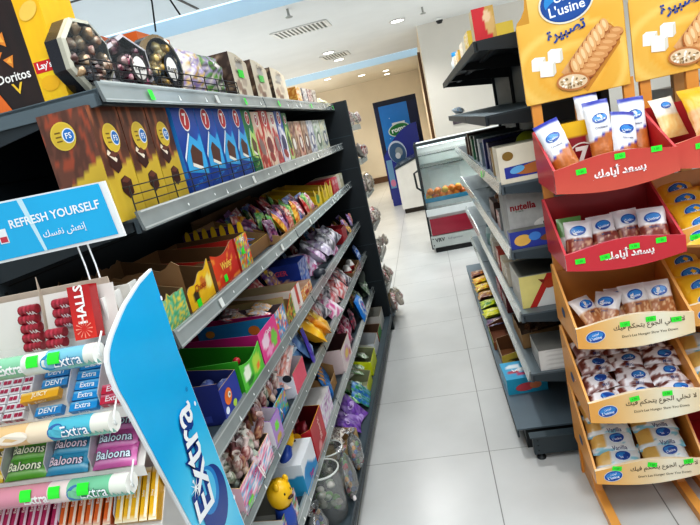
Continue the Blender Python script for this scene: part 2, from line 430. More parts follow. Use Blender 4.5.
# ================================================================ right gondola
gr = empty('gondola_shelving', 'dark grey gondola on the right of the aisle behind the cake stands', 'shelving', (0, 0, 0))
yN2, yF2 = -.06, 2.85
BP = .42
m = MB()
y = yN2
while y < yF2-.01:
    y1 = min(y+.99, yF2); m.box((.235+BP, y+.002, .02), (.235+BP+.02, y1-.002, 1.86), '#4b5659'); y = y1
for k, yy in enumerate((.92, 1.9)):
    m.box((.235+BP-.012, yy-.015, .02), (.235+BP, yy+.015, 1.86), '#2c3538')
m.build('back_panel', 'dark', gr)
for y in (yN2, .92, 1.9, yF2-.03):
    m = MB(); m.box((.235+BP-.02, y, 0), (.235+BP+.03, y+.03, 1.88), '#20282c'); m.build('upright', 'dark', gr)
def rrail(m, y0, y1, z, c='#c3cac8'):
    P = [(.231, z-.032), (.222, z-.034), (.232, z+.014), (.239, z+.014)]
    for i in range(4):
        a, b = P[i], P[(i+1) % 4]
        m.face([(a[0], y1, a[1]), (a[0], y0, a[1]), (b[0], y0, b[1]), (b[0], y1, b[1])], c)
    for y in (y0, y1): m.face([(a[0], y, a[1]) for a in P], '#8d9493')
for i, z in enumerate(ZR):
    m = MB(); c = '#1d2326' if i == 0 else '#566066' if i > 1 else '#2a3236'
    x0 = .215 if i < 2 else .235
    for y0, y1 in ((yN2, .92), (.93, 1.9), (1.91, yF2)):
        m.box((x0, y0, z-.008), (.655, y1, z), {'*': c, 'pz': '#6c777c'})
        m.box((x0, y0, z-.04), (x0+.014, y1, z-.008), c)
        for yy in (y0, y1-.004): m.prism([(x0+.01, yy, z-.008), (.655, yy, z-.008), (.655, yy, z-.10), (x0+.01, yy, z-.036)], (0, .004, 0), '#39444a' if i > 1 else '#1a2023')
        if i == 0:
            for q in (.12, .3): m.box((x0+q, y0+.02, z-.022), (x0+q+.03, y1-.02, z-.008), '#2b3236')
    s = m.build('shelf', 'dark', gr)
    if i in (2, 3, 4, 5):
        m = MB(); rrail(m, yN2, yF2, z); r_ = m.build('price_rail', 'rail', s)
        m = MB(); pl = m.plane((.222, .55, z-.008), (0, -1, 0), (.1, 0, 1), .002)
        if i == 2: m.rect(pl, -.03, -.02, .03, .014, GREEN); m.build('price_tag', 'print', r_)
m = MB(); m.box((.14, yN2+.01, .118), (.655, yF2, .126), {'*': '#4f5c64', 'pz': '#64727b'}); m.box((.14, yN2+.01, .085), (.148, yF2, .118), '#2e383d')
y = yN2+.03
while y < 1.2: m.box((.1394, y, .100), (.14, y+.012, .108), '#0b0d0e'); y += .028
m.box((.18, yN2+.05, 0), (.655, yF2, .118), '#1b2023')
m.build('base_deck', 'dark', gr)
m = MB(); m.box((.195, -.115, .03), (.655, -.075, .115), '#333d42'); m.box((.185, -.118, .112), (.655, -.072, .118), '#414d53')
for z in (.05, .075, .1): m.lathe([(.0005, 0), (.004, 0)], '#050606', c=(.215, -.1155, z), n=8)
m.lathe([(.02, 0), (.02, .008), (.008, .01), (.008, .03)], '#23292c', c=(.225, -.095, 0), n=12)
m.build('foot', 'dark', gr)
# ================================================================ product shapes
def pillow(w, l, t, paint, back='#c9c4bb', crimp=.09, marks=None, n=(12, 16), wr=.12, seed=0, name='pack', mat='foil', zig=True):
    def hgt(x, y):
        u = min(1, abs(2*x/w)); v = min(1, abs(y)/(l/2*(1-crimp)))
        if abs(y) > l/2*(1-crimp): return .0006
        k = (max(0, 1-u**3))**.5*(max(0, 1-v**3.2))**.6
        return max(.0006, t/2*k*(1+wr*(noise.noise(Vector((x*55, y*38, seed)))+.5*noise.noise(Vector((x*120, y*90, seed+4))))))
    def shape(u, v, s):
        x = (u-.5)*w; y = (v-.5)*l
        nar = 1-.05*math.sin(PI*v)
        return (x*nar+.03*w*noise.noise(Vector((0, y*30, seed)))*(1 if u in (0, 1) else .3), y, s*hgt(x, y)+.004*t/.03*noise.noise(Vector((x*20, y*14, seed+2))))
    m = MB()
    m.grid(lambda u, v: shape(u, v, 1), n[0], n[1], paint, True)
    m.grid(lambda u, v: shape(1-u, v, -1), max(4, n[0]//2), max(5, n[1]//2), back, True)
    def surf(x, y, k=0):
        p = shape(x/w+.5, y/l+.5, 1); return Vector((p[0], p[1], p[2]+.0012+k))
    if marks: marks(m, surf)
    return m
def brand_oval(m, pl, x, y, r, ar=True):
    # the bakery's blue oval
    m.oval(pl, x, y, r*1.06, r*.72, '#dfe9f4', .12); m.oval(pl, x, y, r, r*.66, '#1d4ea3', .12, .0004)
    m.oval(pl, x, y+r*.1, r*.84, r*.42, '#2f86cf', .12, .0006)
    m.text("L'usine", pl, x, y-r*.18, r*.36, '#f4f8ff', .012, .12, .0009, wmax=r*1.5)
    if ar: m.text(arabic('لوزين'), pl, x, y+r*.26, r*.34, '#f4f8ff', .012, .12, .0009, wmax=r*1.2)
def wallq(m, o, U, N, H, outer, inner, th=.0025, n=12, lip=None):
    o, U, N = Vector(o), Vector(U), Vector(N)
    f = H if callable(H) else (lambda u: H)
    hm = max(f(i/n) for i in range(n+1))
    def pt(u, v, k): return o+U*u+Vector((0, 0, f(u)*v))+N*k
    if callable(outer): m.grid(lambda u, v: pt(u, v, 0), n, n, lambda u, v: outer(u, v*f(u)/hm))
    else: m.grid(lambda u, v: pt(u, v, 0), n, 1, outer)
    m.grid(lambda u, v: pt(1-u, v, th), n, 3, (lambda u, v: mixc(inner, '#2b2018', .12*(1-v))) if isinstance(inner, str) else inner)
    m.grid(lambda u, v: pt(u, 1, th*v), n, 1, lip or '#b79a75')
def torn(h, amp, seed, f=7):
    return lambda u: h+amp*noise.noise(Vector((u*f, seed, 0)))+amp*.5*noise.noise(Vector((u*f*3, seed, 3)))
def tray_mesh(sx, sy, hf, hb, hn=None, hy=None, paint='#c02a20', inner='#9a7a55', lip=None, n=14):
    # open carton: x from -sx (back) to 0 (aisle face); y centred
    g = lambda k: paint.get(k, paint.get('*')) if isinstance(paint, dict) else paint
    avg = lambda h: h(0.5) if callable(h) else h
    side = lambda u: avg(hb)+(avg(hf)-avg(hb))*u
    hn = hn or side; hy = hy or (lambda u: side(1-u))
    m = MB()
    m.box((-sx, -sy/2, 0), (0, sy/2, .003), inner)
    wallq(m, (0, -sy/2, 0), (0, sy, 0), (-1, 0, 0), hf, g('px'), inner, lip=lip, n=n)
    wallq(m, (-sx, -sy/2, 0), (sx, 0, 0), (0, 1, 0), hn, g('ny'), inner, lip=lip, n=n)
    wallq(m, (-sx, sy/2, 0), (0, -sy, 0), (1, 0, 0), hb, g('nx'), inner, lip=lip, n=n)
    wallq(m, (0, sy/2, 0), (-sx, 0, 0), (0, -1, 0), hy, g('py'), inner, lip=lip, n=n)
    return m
def put(m, name, label, cat, loc, rz=LR, mat='print', group=None, rot=None):
    return tag(m.build(name, mat, None, loc, rot or (0, 0, rz)), label, cat, group)
def confetti(cols, s=9, seed=0, base=None):
    def f(u, v):
        k = noise.noise(Vector((u*s, v*s, seed)))*.5+.5; q = noise.noise(Vector((u*s*1.7+9, v*s*1.7, seed+5)))*.5+.5
        if base and k < .5: return base
        return cols[int((k*7+q*5)*3) % len(cols)]
    return f
def blobs(spots, base):
    # spots: (cx, cy, rx, ry, colour), the last one wins
    def f(u, v):
        c = base(u, v) if callable(base) else base
        for x, y, a, b, k in spots:
            if ((u-x)/a)**2+((v-y)/b)**2 < 1: c = k
        return c
    return f

# ---------------------------------------------------------------- top shelf, left
def tall_carton(sx, sy, h, base, marks, side='#c98a30', n=2):
    m = MB(); m.box((-sx, 0, 0), (0, sy, h), {'*': side, 'ny': base, 'px': base}, 16)
    m.rect(m.plane((-sx, 0, h*.985), (1, 0, 0), (0, 1, 0)), 0, 0, sx, sy*.5, '#8a6b45', .0005)
    marks(m, m.plane((-sx, 0, 0), (1, 0, 0), (0, 0, 1)), m.plane((0, 0, 0), (0, 1, 0), (0, 0, 1))); return m
def mk_a(m, pn, pp):
    for x, y, r, a in ((.035, .12, .02, .3), (.06, .15, .018, 1), (.025, .17, .018, 2), (.065, .105, .016, .7), (.05, .19, .02, .1)):
        m.poly(pn, [(x+r*math.cos(a+k*2.1), y+r*math.sin(a+k*2.1)) for k in range(3)], '#e08a35', .0003)
        m.poly(pn, [(x+.5*r*math.cos(a+k*2.1+.4), y+.5*r*math.sin(a+k*2.1+.4)) for k in range(3)], '#f0b04a', .0006)
    m.text('Doritos', pn, .062, .072, .022, '#f5f3ee', .02, 0, .0009, wmax=.085)
    m.poly(pn, [(.05, .058), (.056, .058), (.064, .044), (.072, .058), (.078, .058), (.064, .034)], '#f3c93a', .0006)
    m.poly(pn, [(0, 0), (.035, 0), (0, .075)], '#e8742c', .0005)
blk = lambda u, v: mixc('#1d1a1c', '#3a2520', nz(u, v, 5, 1))
t = tall_carton(.115, .12, .30, blk, mk_a, '#3a2a22'); put(t, 'chip_carton', 'tall black carton of tortilla chips at the open end of the top left shelf', 'snack box', LG(.145, -1.2, ZL[0]))
def mk_b(m, pn, pp):
    m.oval(pn, .028, .07, .026, .022, '#f6d21a', .1, .0003); m.rect(pn, .003, .064, .054, .088, '#cf1f2a', .0006); m.text('Lay\u2019s', pn, .028, .076, .018, '#ffffff', .02, 0, .0009, wmax=.046)
    m.oval(pn, .028, .04, .022, .016, '#f2b81a', 0, .0004); m.oval(pn, .03, .19, .025, .016, '#f0c85c', .5, .0004)
yel = lambda u, v: mixc('#f8cf1c', '#eaa416', v*.5+.3*nz(u, v, 6))
t = tall_carton(.06, .12, .29, yel, mk_b, '#f0b420'); put(t, 'chip_carton', 'yellow chip carton with a red banner beside the black one', 'snack box', LG(.085, -1.2, ZL[0]))
# behind, along the back of the shelf, a row of orange and yellow chip bags with header tops
for k, (y, c1, c2, h, lab) in enumerate(((-1.06, '#d0662a', '#a4401a', .27, 'orange chip bag standing behind the first chocolate tub'), (-.92, '#f6cd1e', '#c07e12', .27, 'bright yellow chip bag behind the purple chocolate tub'),
     (-.74, '#33261f', '#8a4a1e', .265, 'dark brown chip bag standing in the back row of the top shelf'), (-.56, '#c2571f', '#7a3a18', .26, 'rust brown chip bag standing in the back row'),
     (-.30, '#e2701f', '#b44e14', .29, 'large plain orange chip carton rising behind the gold chocolate tub'), (-.02, '#5a4a3a', '#302a26', .27, 'dark grey chip bag behind the lilac gift bag'),
     (.2, '#f2c81f', '#caa012', .27, 'yellow chip bag at the end of the back row'))):
    def mk(m, s):
        m.oval(s, 0, .01, .045, .03, c2, .2); m.oval(s, .01, -.06, .03, .02, '#f0b45a', .4)
    if k == 4:
        m = MB(); m.box((-.1, -.13, 0), (0, .13, h), {'*': '#d9651c', 'px': '#e8742a'}); m.oval(m.plane((0, -.13, 0), (0, 1, 0), (0, 0, 1)), .13, .15, .07, .05, '#f0a04a')
        put(m, 'chip_carton', lab, 'snack box', LG(.26, y, ZL[0])); continue
    m = pillow(.16, h, .05, (lambda c1, c2: lambda u, v: mixc(c1, c2, (nz(u, v, 4, 3)-.2)*1.2))(c1, c2), c1, .07, mk, seed=k)
    put(m, 'chip_bag', lab, 'snack bag', LG(.3, y, ZL[0]+h/2), rot=(PI/2, 0, PI/2+LR))
# boxed chocolates: eight-sided clear tubs
def choc_tub(ry, rz, sh, cols, ring, badge, seed, n=8, dep=.045):
    t = link(bpy.data.objects.new('chocolate_tub', None)); t.empty_display_size = .03
    P = [(math.cos(2*PI*(k+.5)/n), math.sin(2*PI*(k+.5)/n)) for k in range(n)]
    m = MB()
    for i in range(n):
        a, b = P[i], P[(i+1) % n]
        for d0, d1, s0, s1, c in ((-dep, -.012, 1, 1, '#23242c'), (-.012, 0, 1, 1, ring), (0, .004, 1, .88, ring)):
            m.face([(d0, a[0]*ry*s0, rz+a[1]*rz*s0), (d0, b[0]*ry*s0, rz+b[1]*rz*s0), (d1, b[0]*ry*s1, rz+b[1]*rz*s1), (d1, a[0]*ry*s1, rz+a[1]*rz*s1)], c)
    m.face([(-dep, a[0]*ry, rz+a[1]*rz) for a in reversed(P)], '#1a1a20'); m.face([(-.018, a[0]*ry*.9, rz+a[1]*rz*.9) for a in P], '#2a2024')
    m.build('tub', 'gloss', t)
    q = random.Random(seed); m = MB()
    for i in range(26):
        a = q.random()*2*PI; r = math.sqrt(q.random())*.74
        m.blob((-.012+q.random()*.01, math.cos(a)*r*ry, rz+math.sin(a)*r*rz), (.014, .017, .015), (lambda cc, i: lambda u, v: mixc(cc, '#f2ead8', .65 if nz(u, v, 9, i) > .62 else 0))(cols[i % len(cols)], i), 8, 6, .35, i)
    m.build('wrapped_chocolates', 'sweet', t)['kind'] = 'stuff'
    m = MB()
    m.face([(.006, a[0]*ry*.9, rz+a[1]*rz*.9) for a in P], '#ffffff'); m.build('clear_lid', 'glass', t)
    if badge:
        m = MB(); pl = m.plane((.009, 0, rz), (0, 1, 0), (0, 0, 1)); m.oval(pl, .02, -.01, ry*.36, rz*.5, badge); m.oval(pl, .02, -.01, ry*.26, rz*.38, '#e9e6e0', 0, .001); m.text('Rose', pl, .02, -.01, rz*.16, badge, .01, 0, .002); m.build('badge', 'gloss', t)
    return t
for y, ry, rz, cols, ring, badge, n, lab, rz0 in (
    (-1.155, .078, .083, ('#6a4136', '#8a6a55', '#a98c6a', '#4b2d28'), '#b9b6a6', None, 8, 'black eight-sided tub of brown truffles at the near end of the top shelf', -.12),
    (-.985, .08, .076, ('#6e2740', '#8d3a58', '#4a2030', '#a98c8a'), '#b5b0b4', '#3b3434', 6, 'six-sided tub of plum red wrapped chocolates', -.3),
    (-.79, .083, .088, ('#c9a24a', '#dcc07a', '#7a5a2a', '#a8873c'), '#77654a', '#22242c', 24, 'oval tub of gold wrapped chocolates with a dark round badge', -.25)):
    t = choc_tub(ry, rz, 0, cols, ring, badge, int(-y*100), n); tag(t, lab, 'chocolates', None)
    t.location = LG(.035, y, ZL[0]+.001); t.rotation_euler = (0, 0, LR+rz0)
for k, (y, w, c, lab) in enumerate(((-.56, .17, ('#b8a8cf', '#efe6da', '#8d7ab0', '#d9b45a'), 'crumpled lilac and gold gift bag of chocolates behind the wire fence'),
                      (-.36, .13, ('#cfc6bd', '#9a8fae', '#4e4a48', '#5a8f3a'), 'small silvery sweet bag with a green corner beside the lilac bag'))):
    m = pillow(w, .17, .07, confetti(c, 5, k+2), c[0], .1, None, seed=k+20, wr=.5)
    put(m, 'gift_bag', lab, 'sweet bag', LG(.07, y, ZL[0]+.082), rot=(PI/2, .1, PI/2+LR-.2))
# beige cookie boxes, domed tops, brown printed spine toward the camera
def cookie_box(w, h, dep, seed, spine, tag_c):
    N = 10; m = MB()
    prof = [(w*i/N, h*(.86+.14*math.sin(PI*min(1, .5+.5*i/N)))) for i in range(N+1)]
    def H(u): return h*(1-.22*max(0, u-.15)**2)
    wallq(m, (0, 0, 0), (0, w, 0), (-1, 0, 0), H, blobs([(.25, .32, .14, .13, '#a88a76'), (.6, .42, .16, .12, '#c2b09c'), (.45, .2, .15, .1, '#8a6d5c'), (.5, .75, .22, .1, '#b9b4ad'), (.42, .62, .2, .03, '#8b837a')], lambda u, v: mixc('#e9e0cd', '#d4c4a8', nz(u, v, 4, seed))), '#b0a080', n=16)
    m.grid(lambda u, v: (-dep+dep*u, 0, H(0)*v), 8, 14, lambda u, v: spine if nz(u, v, 7, seed) < .55 else mixc(spine, '#cdb596', .7 if nz(u, v, 13, seed+2) > .5 else .3))
    m.grid(lambda u, v: (-dep*u, w*v, H(v)), 2, 10, '#d8ccb4'); m.face([(-dep, w, 0), (-dep, 0, 0), (-dep, 0, H(0)), (-dep, w, H(1))], '#c8b898'); m.face([(0, w, 0), (-dep, w, 0), (-dep, w, H(1)), (0, w, H(1))], '#d8ccb4')
    if tag_c: m.rect(m.plane((0, 0, 0), (0, 1, 0), (0, 0, 1), .004), w*.3, h*.5, w*.62, h*.66, tag_c)
    m.text('Cookies', m.plane((0, 0, 0), (0, 1, 0), (0, 0, 1), .003), w*.5, h*.86, .018, '#5a4636', .01)
    return m
for y, w, h, sp_, tg, lab in ((-.24, .2, .185, '#3a2a24', GREEN, 'first beige cookie box with a dark brown spine and green sticker'), (.03, .22, .18, '#4a352a', '#58c95a', 'second beige cookie box, leaning on the one with a mustard top'),
                     (.32, .26, .17, '#35261f', None, 'third beige cookie box with a mustard yellow top corner')):
    put(cookie_box(w, h, .12, int(y*100), sp_, tg), 'cookie_box', lab, 'cookie box', LG(.02, y, ZL[0]))
for i, (y, c) in enumerate(((-.36, '#8b8078'), )):
    m = MB(); m.box((-.14, 0, 0), (0, .1, .16), {'*': '#7a6a60', 'ny': confetti(('#6b5a50', '#a89888', '#4a3d36'), 8, 3), 'px': '#cfc2b0'}); put(m, 'cookie_box', 'grey brown biscuit box at the end of the upper wire fence', 'cookie box', LG(.1, y, ZL[0]))
for i, (y, c1, c2, lab) in enumerate(((.76, '#d8842a', '#f0c060', 'small orange biscuit box beyond the cookie boxes'), (.92, '#8e8a90', '#c6c0bd', 'small grey biscuit box between orange and maroon ones'), (1.06, '#6e3d3e', '#b0706a', 'small maroon biscuit box on the far part of the top shelf'), (1.2, '#b9aa9a', '#7a5f50', 'small taupe biscuit box, last of the short row'))):
    m = MB(); m.box((-.13, 0, 0), (0, .12, .1), {'*': c1, 'ny': confetti((c1, c2, c1), 7, i), 'px': confetti((c1, c2, '#e8e0d4'), 6, i+3)}); m.text('Bisc', m.plane((0, 0, 0), (0, 1, 0), (0, 0, 1)), .06, .075, .02, '#f2ece2', .01)
    put(m, 'biscuit_box', lab, 'biscuit box', LG(.015, y, ZL[0]))
for i in range(4):
    m = pillow(.13, .17, .05, confetti(('#e6dfb4', '#c9c38a', '#f2eede'), 5, i), '#d8d2a8', .08, None, seed=i, wr=.3)
    put(m, 'snack_bag', 'cream and pale green snack bag heaped at the far end of the top shelf', 'snack bag', LG(.08, 1.4+.1*i, ZL[0]+.03+.012*(i % 2)), rot=(.15*i, .1, .5*i), group='cream bags at the far end of the top shelf')

# ---------------------------------------------------------------- second shelf, left
def seal(m, pl, x, y, r, big=True):
    m.oval(pl, x, y, r, r*1.02, '#e2c64c', 0, .0003, 28); m.oval(pl, x, y, r*.9, r*.92, '#d8b93c', 0, .0005, 28)
    m.oval(pl, x+r*.42, y-r*.02, r*.5, r*.54, '#eef2f6', 0, .0008, 24); m.oval(pl, x+r*.44, y-r*.02, r*.42, r*.46, '#2a78c4', 0, .0011, 24)
    m.text('FS', pl, x+r*.44, y-r*.02, r*.42, '#f2f6fa', .02, 0, .0014)
    for k in (-.3, 0, .3): m.rect(pl, x-r*.6, y+k*r-r*.05, x-r*.14, y+k*r+r*.05, '#7a5f1c', .0008)
def brown_box(y0, w, first=False):
    m = MB(); dep = .12; h = .257
    def side(u, v):
        edge = .40+.16*u
        if v < edge-.03: return mixc('#d6ba43', '#c4a433', nz(u, v, 3))
        k = nz(u, v, 7, 2)
        return mixc('#4a2c22', '#7b4a38', k*1.4-.2) if k < .6 else '#9a5a3c'
    def fr(u, v):
        if v < .3+.28*u: return mixc('#d6ba43', '#c4a433', nz(u, v, 3))
        k = nz(u, v, 8, 6); return '#5d3a2e' if k < .46 else '#6f4536' if k < .6 else '#a04d34'
    m.box((-dep, 0, 0), (0, w, h), {'*': '#4a3024', 'px': side, 'ny': fr, 'pz': '#5a3a2c'}, 22)
    pl = m.plane((0, 0, 0), (0, 1, 0), (0, 0, 1))
    for a in range(2):                           # chocolate pieces printed on the yellow band
        cx, cy = w*(.62-.1*a), .075-.0*a; cx = w*.56
        if a: cy = .135; cx = w*.4
        m.poly(pl, [(cx-.024, cy-.01), (cx-.002, cy-.03), (cx+.022, cy-.018), (cx+.024, cy+.012), (cx+.002, cy+.024), (cx-.02, cy+.016)], '#43211c', .0003)
        m.poly(pl, [(cx-.018, cy+.012), (cx+.002, cy+.006), (cx+.02, cy+.012), (cx+.002, cy+.022)], '#6e3d30', .0006)
    m.poly(pl, [(w*.2, .15), (w*.44, .13), (w*.5, .137), (w*.26, .16)], '#eee3cf', .0005)
    seal(m, pl, w*.52, h*.72, w*.27)
    if first:
        p2 = m.plane((-dep, 0, 0), (1, 0, 0), (0, 0, 1)); seal(m, p2, .05, h*.80, .03)
        m.poly(p2, [(.05, .055), (.075, .06), (.07, .04), (.052, .036)], '#4a2620', .0004)
    return m
yy = [-1.245, -1.122, -.992, -.868]
for i in range(3):
    put(brown_box(0, yy[i+1]-yy[i]-.004, i == 0), 'wafer_box', ['tall brown and mustard chocolate box at the open shelf end', 'second tall brown and mustard chocolate box', 'third tall brown and mustard chocolate box, touching the first blue box'][i], 'biscuit box', LG(.028, yy[i], ZL[1]))
def seven_box(w, base, light, choc, small=False):
    m = MB(); dep = .12; h = .262
    def side(u, v):
        d = (u-.05)*1.0-(v-.3)*1.6
        if .28 < v < .3+.4*u+.06 and u > .1: return light if v < .26+.42*u else base
        return mixc(base, '#0a2a66' if base.startswith('#1') else base, .4*nz(u, v, 3))
    m.box((-dep, 0, 0), (0, w, h), {'*': base, 'px': side, 'ny': lambda u, v: mixc(base, light, .6 if u > .75 and v > .2 else 0)}, 22)
    pl = m.plane((0, 0, 0), (0, 1, 0), (0, 0, 1))
    m.poly(pl, [(w*.08, .07), (w*.95, .055), (w*.98, .14), (w*.5, .175), (w*.1, .1)], light, .0003)
    m.poly(pl, [(w*.3, .085), (w*.72, .068), (w*.86, .12), (w*.52, .148), (w*.36, .13)], choc, .0006)
    m.poly(pl, [(w*.3, .085), (w*.72, .068), (w*.74, .078), (w*.33, .095)], '#f6f0e4', .0009)
    m.poly(pl, [(w*.06, .1), (w*.5, .178), (w*.46, .182), (w*.05, .112)], '#f4f8fb', .0009)
    r = min(w*.24, .03)
    m.oval(pl, w*.48, h*.84, r*1.05, r*1.15, '#f3f1ef', 0, .0003); m.oval(pl, w*.48, h*.84, r*.9, r, '#c2242e', 0, .0006); m.text('7', pl, w*.48, h*.84, r*1.2, '#f8f4f0', .03, 0, .0009)
    for k in range(3): m.text('Days', pl, w*(.25+.22*k), .03+.008*k, .012, light, .01, .2, .0006)
    return m
yb = [-.864, -.70, -.552, -.402, -.262]
for i in range(4):
    put(seven_box(yb[i+1]-yb[i]-.005, '#1c50b2', '#3fb0e8', '#5a3328'), 'wafer_box', 'tall royal blue wafer box, ' + ['first of four, beside the brown boxes', 'second of the four blue boxes', 'third of the four blue boxes', 'last of four, beside the green box'][i], 'biscuit box', LG(.02, yb[i], ZL[1]))
put(seven_box(.1, '#1f8a3c', '#bfe07a', '#6a4a30'), 'wafer_box', 'tall green wafer box after the four blue boxes', 'biscuit box', LG(.02, -.256, ZL[1]))
spec = [(-.145, .10, .245, '#e9c9b4', '#c9402e', 'salmon and cream wafer box beside the green box'), (-.035, .12, .25, '#c63a34', '#f0d9c0', 'bright red wafer box with a cream lower half'), (.095, .1, .245, '#e8ddd0', '#c03a3a', 'cream wafer box with a red round seal'),
        (.205, .12, .25, '#3f57a4', '#e6e4ea', 'blue and white wafer box beyond the red ones'), (.335, .08, .24, '#2f7a3a', '#c9d88a', 'narrow dark green wafer box near the blue and white one')]
for i, (y, w, h, c1, c2, lab) in enumerate(spec):
    m = MB(); m.box((-.12, 0, 0), (0, w, h), {'*': c1, 'px': (lambda c1, c2, i: lambda u, v: c1 if v > .62+.1*math.sin(u*4) or nz(u, v, 6, i) < .38 else c2)(c1, c2, i), 'ny': c1}, 16)
    pl = m.plane((0, 0, 0), (0, 1, 0), (0, 0, 1)); m.oval(pl, w*.5, h*.86, w*.26, w*.28, '#f4efe8', 0, .0003); m.oval(pl, w*.5, h*.86, w*.2, w*.22, '#b8242e', 0, .0006); m.text('7', pl, w*.5, h*.86, w*.3, '#ffffff', .03, 0, .0009)
    m.oval(pl, w*.5, h*.4, w*.3, .04, mixc(c1, '#3a2430', .5), .4, .0004); m.oval(pl, w*.45, h*.2, w*.3, .02, '#a33a34', -.3, .0004)
    put(m, 'wafer_box', lab, 'biscuit box', LG(.02, y, ZL[1]))
spec = [(.43, .15, .2, '#6e3a2e', '#c9a070', 'brown cake box with an oval picture on the far second shelf'), (.6, .13, .2, '#d8b89c', '#b05038', 'peach cake box beside the brown one'), (.75, .13, .2, '#a88a70', '#7a3a34', 'tan cake box in the far short row'),
        (.9, .16, .2, '#d4d4d4', '#6a6f9a', 'white and slate cake box in the far short row'), (1.08, .2, .2, '#cfd2c9', '#7a9a6a', 'pale grey green cake box in the far short row'), (1.3, .2, .2, '#dcd8b8', '#88a0a8', 'cream cake box, last before the dark end panel')]
for i, (y, w, h, c1, c2, lab) in enumerate(spec):
    m = MB(); m.box((-.14, 0, 0), (0, w, h), {'*': c1, 'px': confetti((c1, c2, c1, mixc(c1, '#ffffff', .4)), 5, i), 'ny': c1}, 14)
    pl = m.plane((0, 0, 0), (0, 1, 0), (0, 0, 1)); m.oval(pl, w*.5, h*.4, w*.3, .05, mixc(c2, '#22203a', .4), 0, .0004); m.oval(pl, w*.5, h*.42, w*.18, .03, '#e8e4dc', 0, .0007)
    put(m, 'cake_box', lab, 'cake box', LG(.03, y, ZL[1]))
# ---------------------------------------------------------------- third shelf, left: cut open cartons
Z3, Z4, Z5, Z6, Z7 = ZL[2], ZL[3], ZL[4], ZL[5], .12
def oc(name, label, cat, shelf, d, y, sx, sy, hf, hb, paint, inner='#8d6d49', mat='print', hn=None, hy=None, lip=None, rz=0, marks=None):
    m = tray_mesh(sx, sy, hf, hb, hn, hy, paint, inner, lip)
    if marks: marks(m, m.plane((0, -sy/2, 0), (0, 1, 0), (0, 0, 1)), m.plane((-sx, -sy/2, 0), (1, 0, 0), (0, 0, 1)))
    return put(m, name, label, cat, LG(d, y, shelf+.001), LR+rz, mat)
def front_marks(word, col, sx, sy, z, h, green=True, gy=.25, bg=None):
    def f(m, pp, pn):
        if bg: m.rect(pp, sy*.1, z-h, sy*.9, z+h, bg, .0003)
        m.text(word, pp, sy*.5, z, h, col, .02, 0, .0008, wmax=sy*.8)
        if green: m.rect(pp, sy*gy-.012, z-.05, sy*gy+.014, z-.028, GREEN, .001)
    return f
oc('sweet_carton', 'teal and yellow open carton partly behind the blue display board', 'open carton', Z3, .03, -1.13, .28, .13, torn(.08, .02, 1), .15, {'*': '#8d6a48', 'ny': '#f2cf2c', 'px': confetti(('#4aa87c', '#7cc49a', '#e8d04a'), 6, 1)}, '#7d6144', marks=lambda m, pp, pn: m.rect(pn, .18, .115, .28, .135, '#8fd2c6', .001))
for i in range(4):
    m = pillow(.045, .1, .012, confetti(('#2f9aa8', '#7fd0cf', '#1d6d7a'), 5, i), '#2f9aa8', .08, None, seed=i, n=(6, 8))
    put(m, 'gum_pack', 'teal gum pack lying in the teal and yellow carton', 'gum pack', LG(.08+.03*i, -1.14+.01*i, Z3+.02+.014*i), rot=(.2, -.3, .4+.3*i), group='teal gum packs in the open carton')
oc('sweet_carton', 'yellow front carton torn open, brown inside, green sticker', 'open carton', Z3, .03, -.965, .27, .17, lambda u: .055+.05*u+.006*math.sin(u*14), torn(.15, .02, 5),
   {'*': '#8d6a48', 'px': blobs([(.3, .3, .12, .14, '#3a2c1c'), (.62, .5, .12, .16, '#d07a2a'), (.85, .45, .1, .2, '#f6e88a')], lambda u, v: mixc('#f6d327', '#e8a81c', nz(u, v, 6)))}, '#7d5f40', hn=torn(.135, .03, 12), marks=front_marks('Choco', '#b04a18', .3, .17, .052, .02, True, .3))
oc('sweet_carton', 'long low brown board carton lining the back of the third shelf', 'open carton', Z3, .3, -.98, .1, .36, .09, torn(.115, .05, 8), '#8a6a46', '#7a5c3c', mat='card')
oc('wafer_carton', 'red orange open carton with cut-out front and small green tag', 'open carton', Z3, .03, -.755, .27, .2, lambda u: .11-.02*math.sin(PI*min(1, u*1.15))+.008*u, lambda u: .13,
   {'*': '#8d6a48', 'ny': lambda u, v: '#b82a20' if v > .72 else '#8d6a48', 'px': lambda u, v: mixc('#e2481e', '#c42a26', u) if nz(u, v, 7) < .7 else '#f09a3a'}, '#84603e', marks=front_marks('Wafer', '#f6d25a', .3, .2, .06, .026, True, .35))
oc('wafer_carton', 'carton in orange, green and blue print beside the red orange one', 'open carton', Z3, .03, -.575, .27, .12, .115, .12, {'*': '#c8352a', 'px': confetti(('#e8742a', '#7ad03a', '#f6e04a', '#2a8ac8', '#e8482a'), 7, 4)}, '#84603e', marks=front_marks('Juicy', '#ffffff', .3, .12, .1, .022, True, .4))
oc('wafer_carton', 'large open brown carton with purple and yellow scalloped back edge', 'open carton', Z3, .05, -.36, .22, .3, .05, lambda u: .14,
   {'*': '#5a2a7a', 'px': '#8a6846'}, lambda u, v: '#8a6846', lip='#e8c22a', hn=lambda u: .145,
   marks=lambda m, pp, pn: [m.oval(m.plane((-.215, -.15, 0), (1, 0, 0), (0, 0, 1), .003), .015+.034*k, .125, .011, .03, '#f2c822', 0, .0005*k) for k in range(7)] and [m.rect(m.plane((-.216, -.149, 0), (1, 0, 0), (0, 0, 1), .002), 0, .1, .215, .144, '#4c2468')])
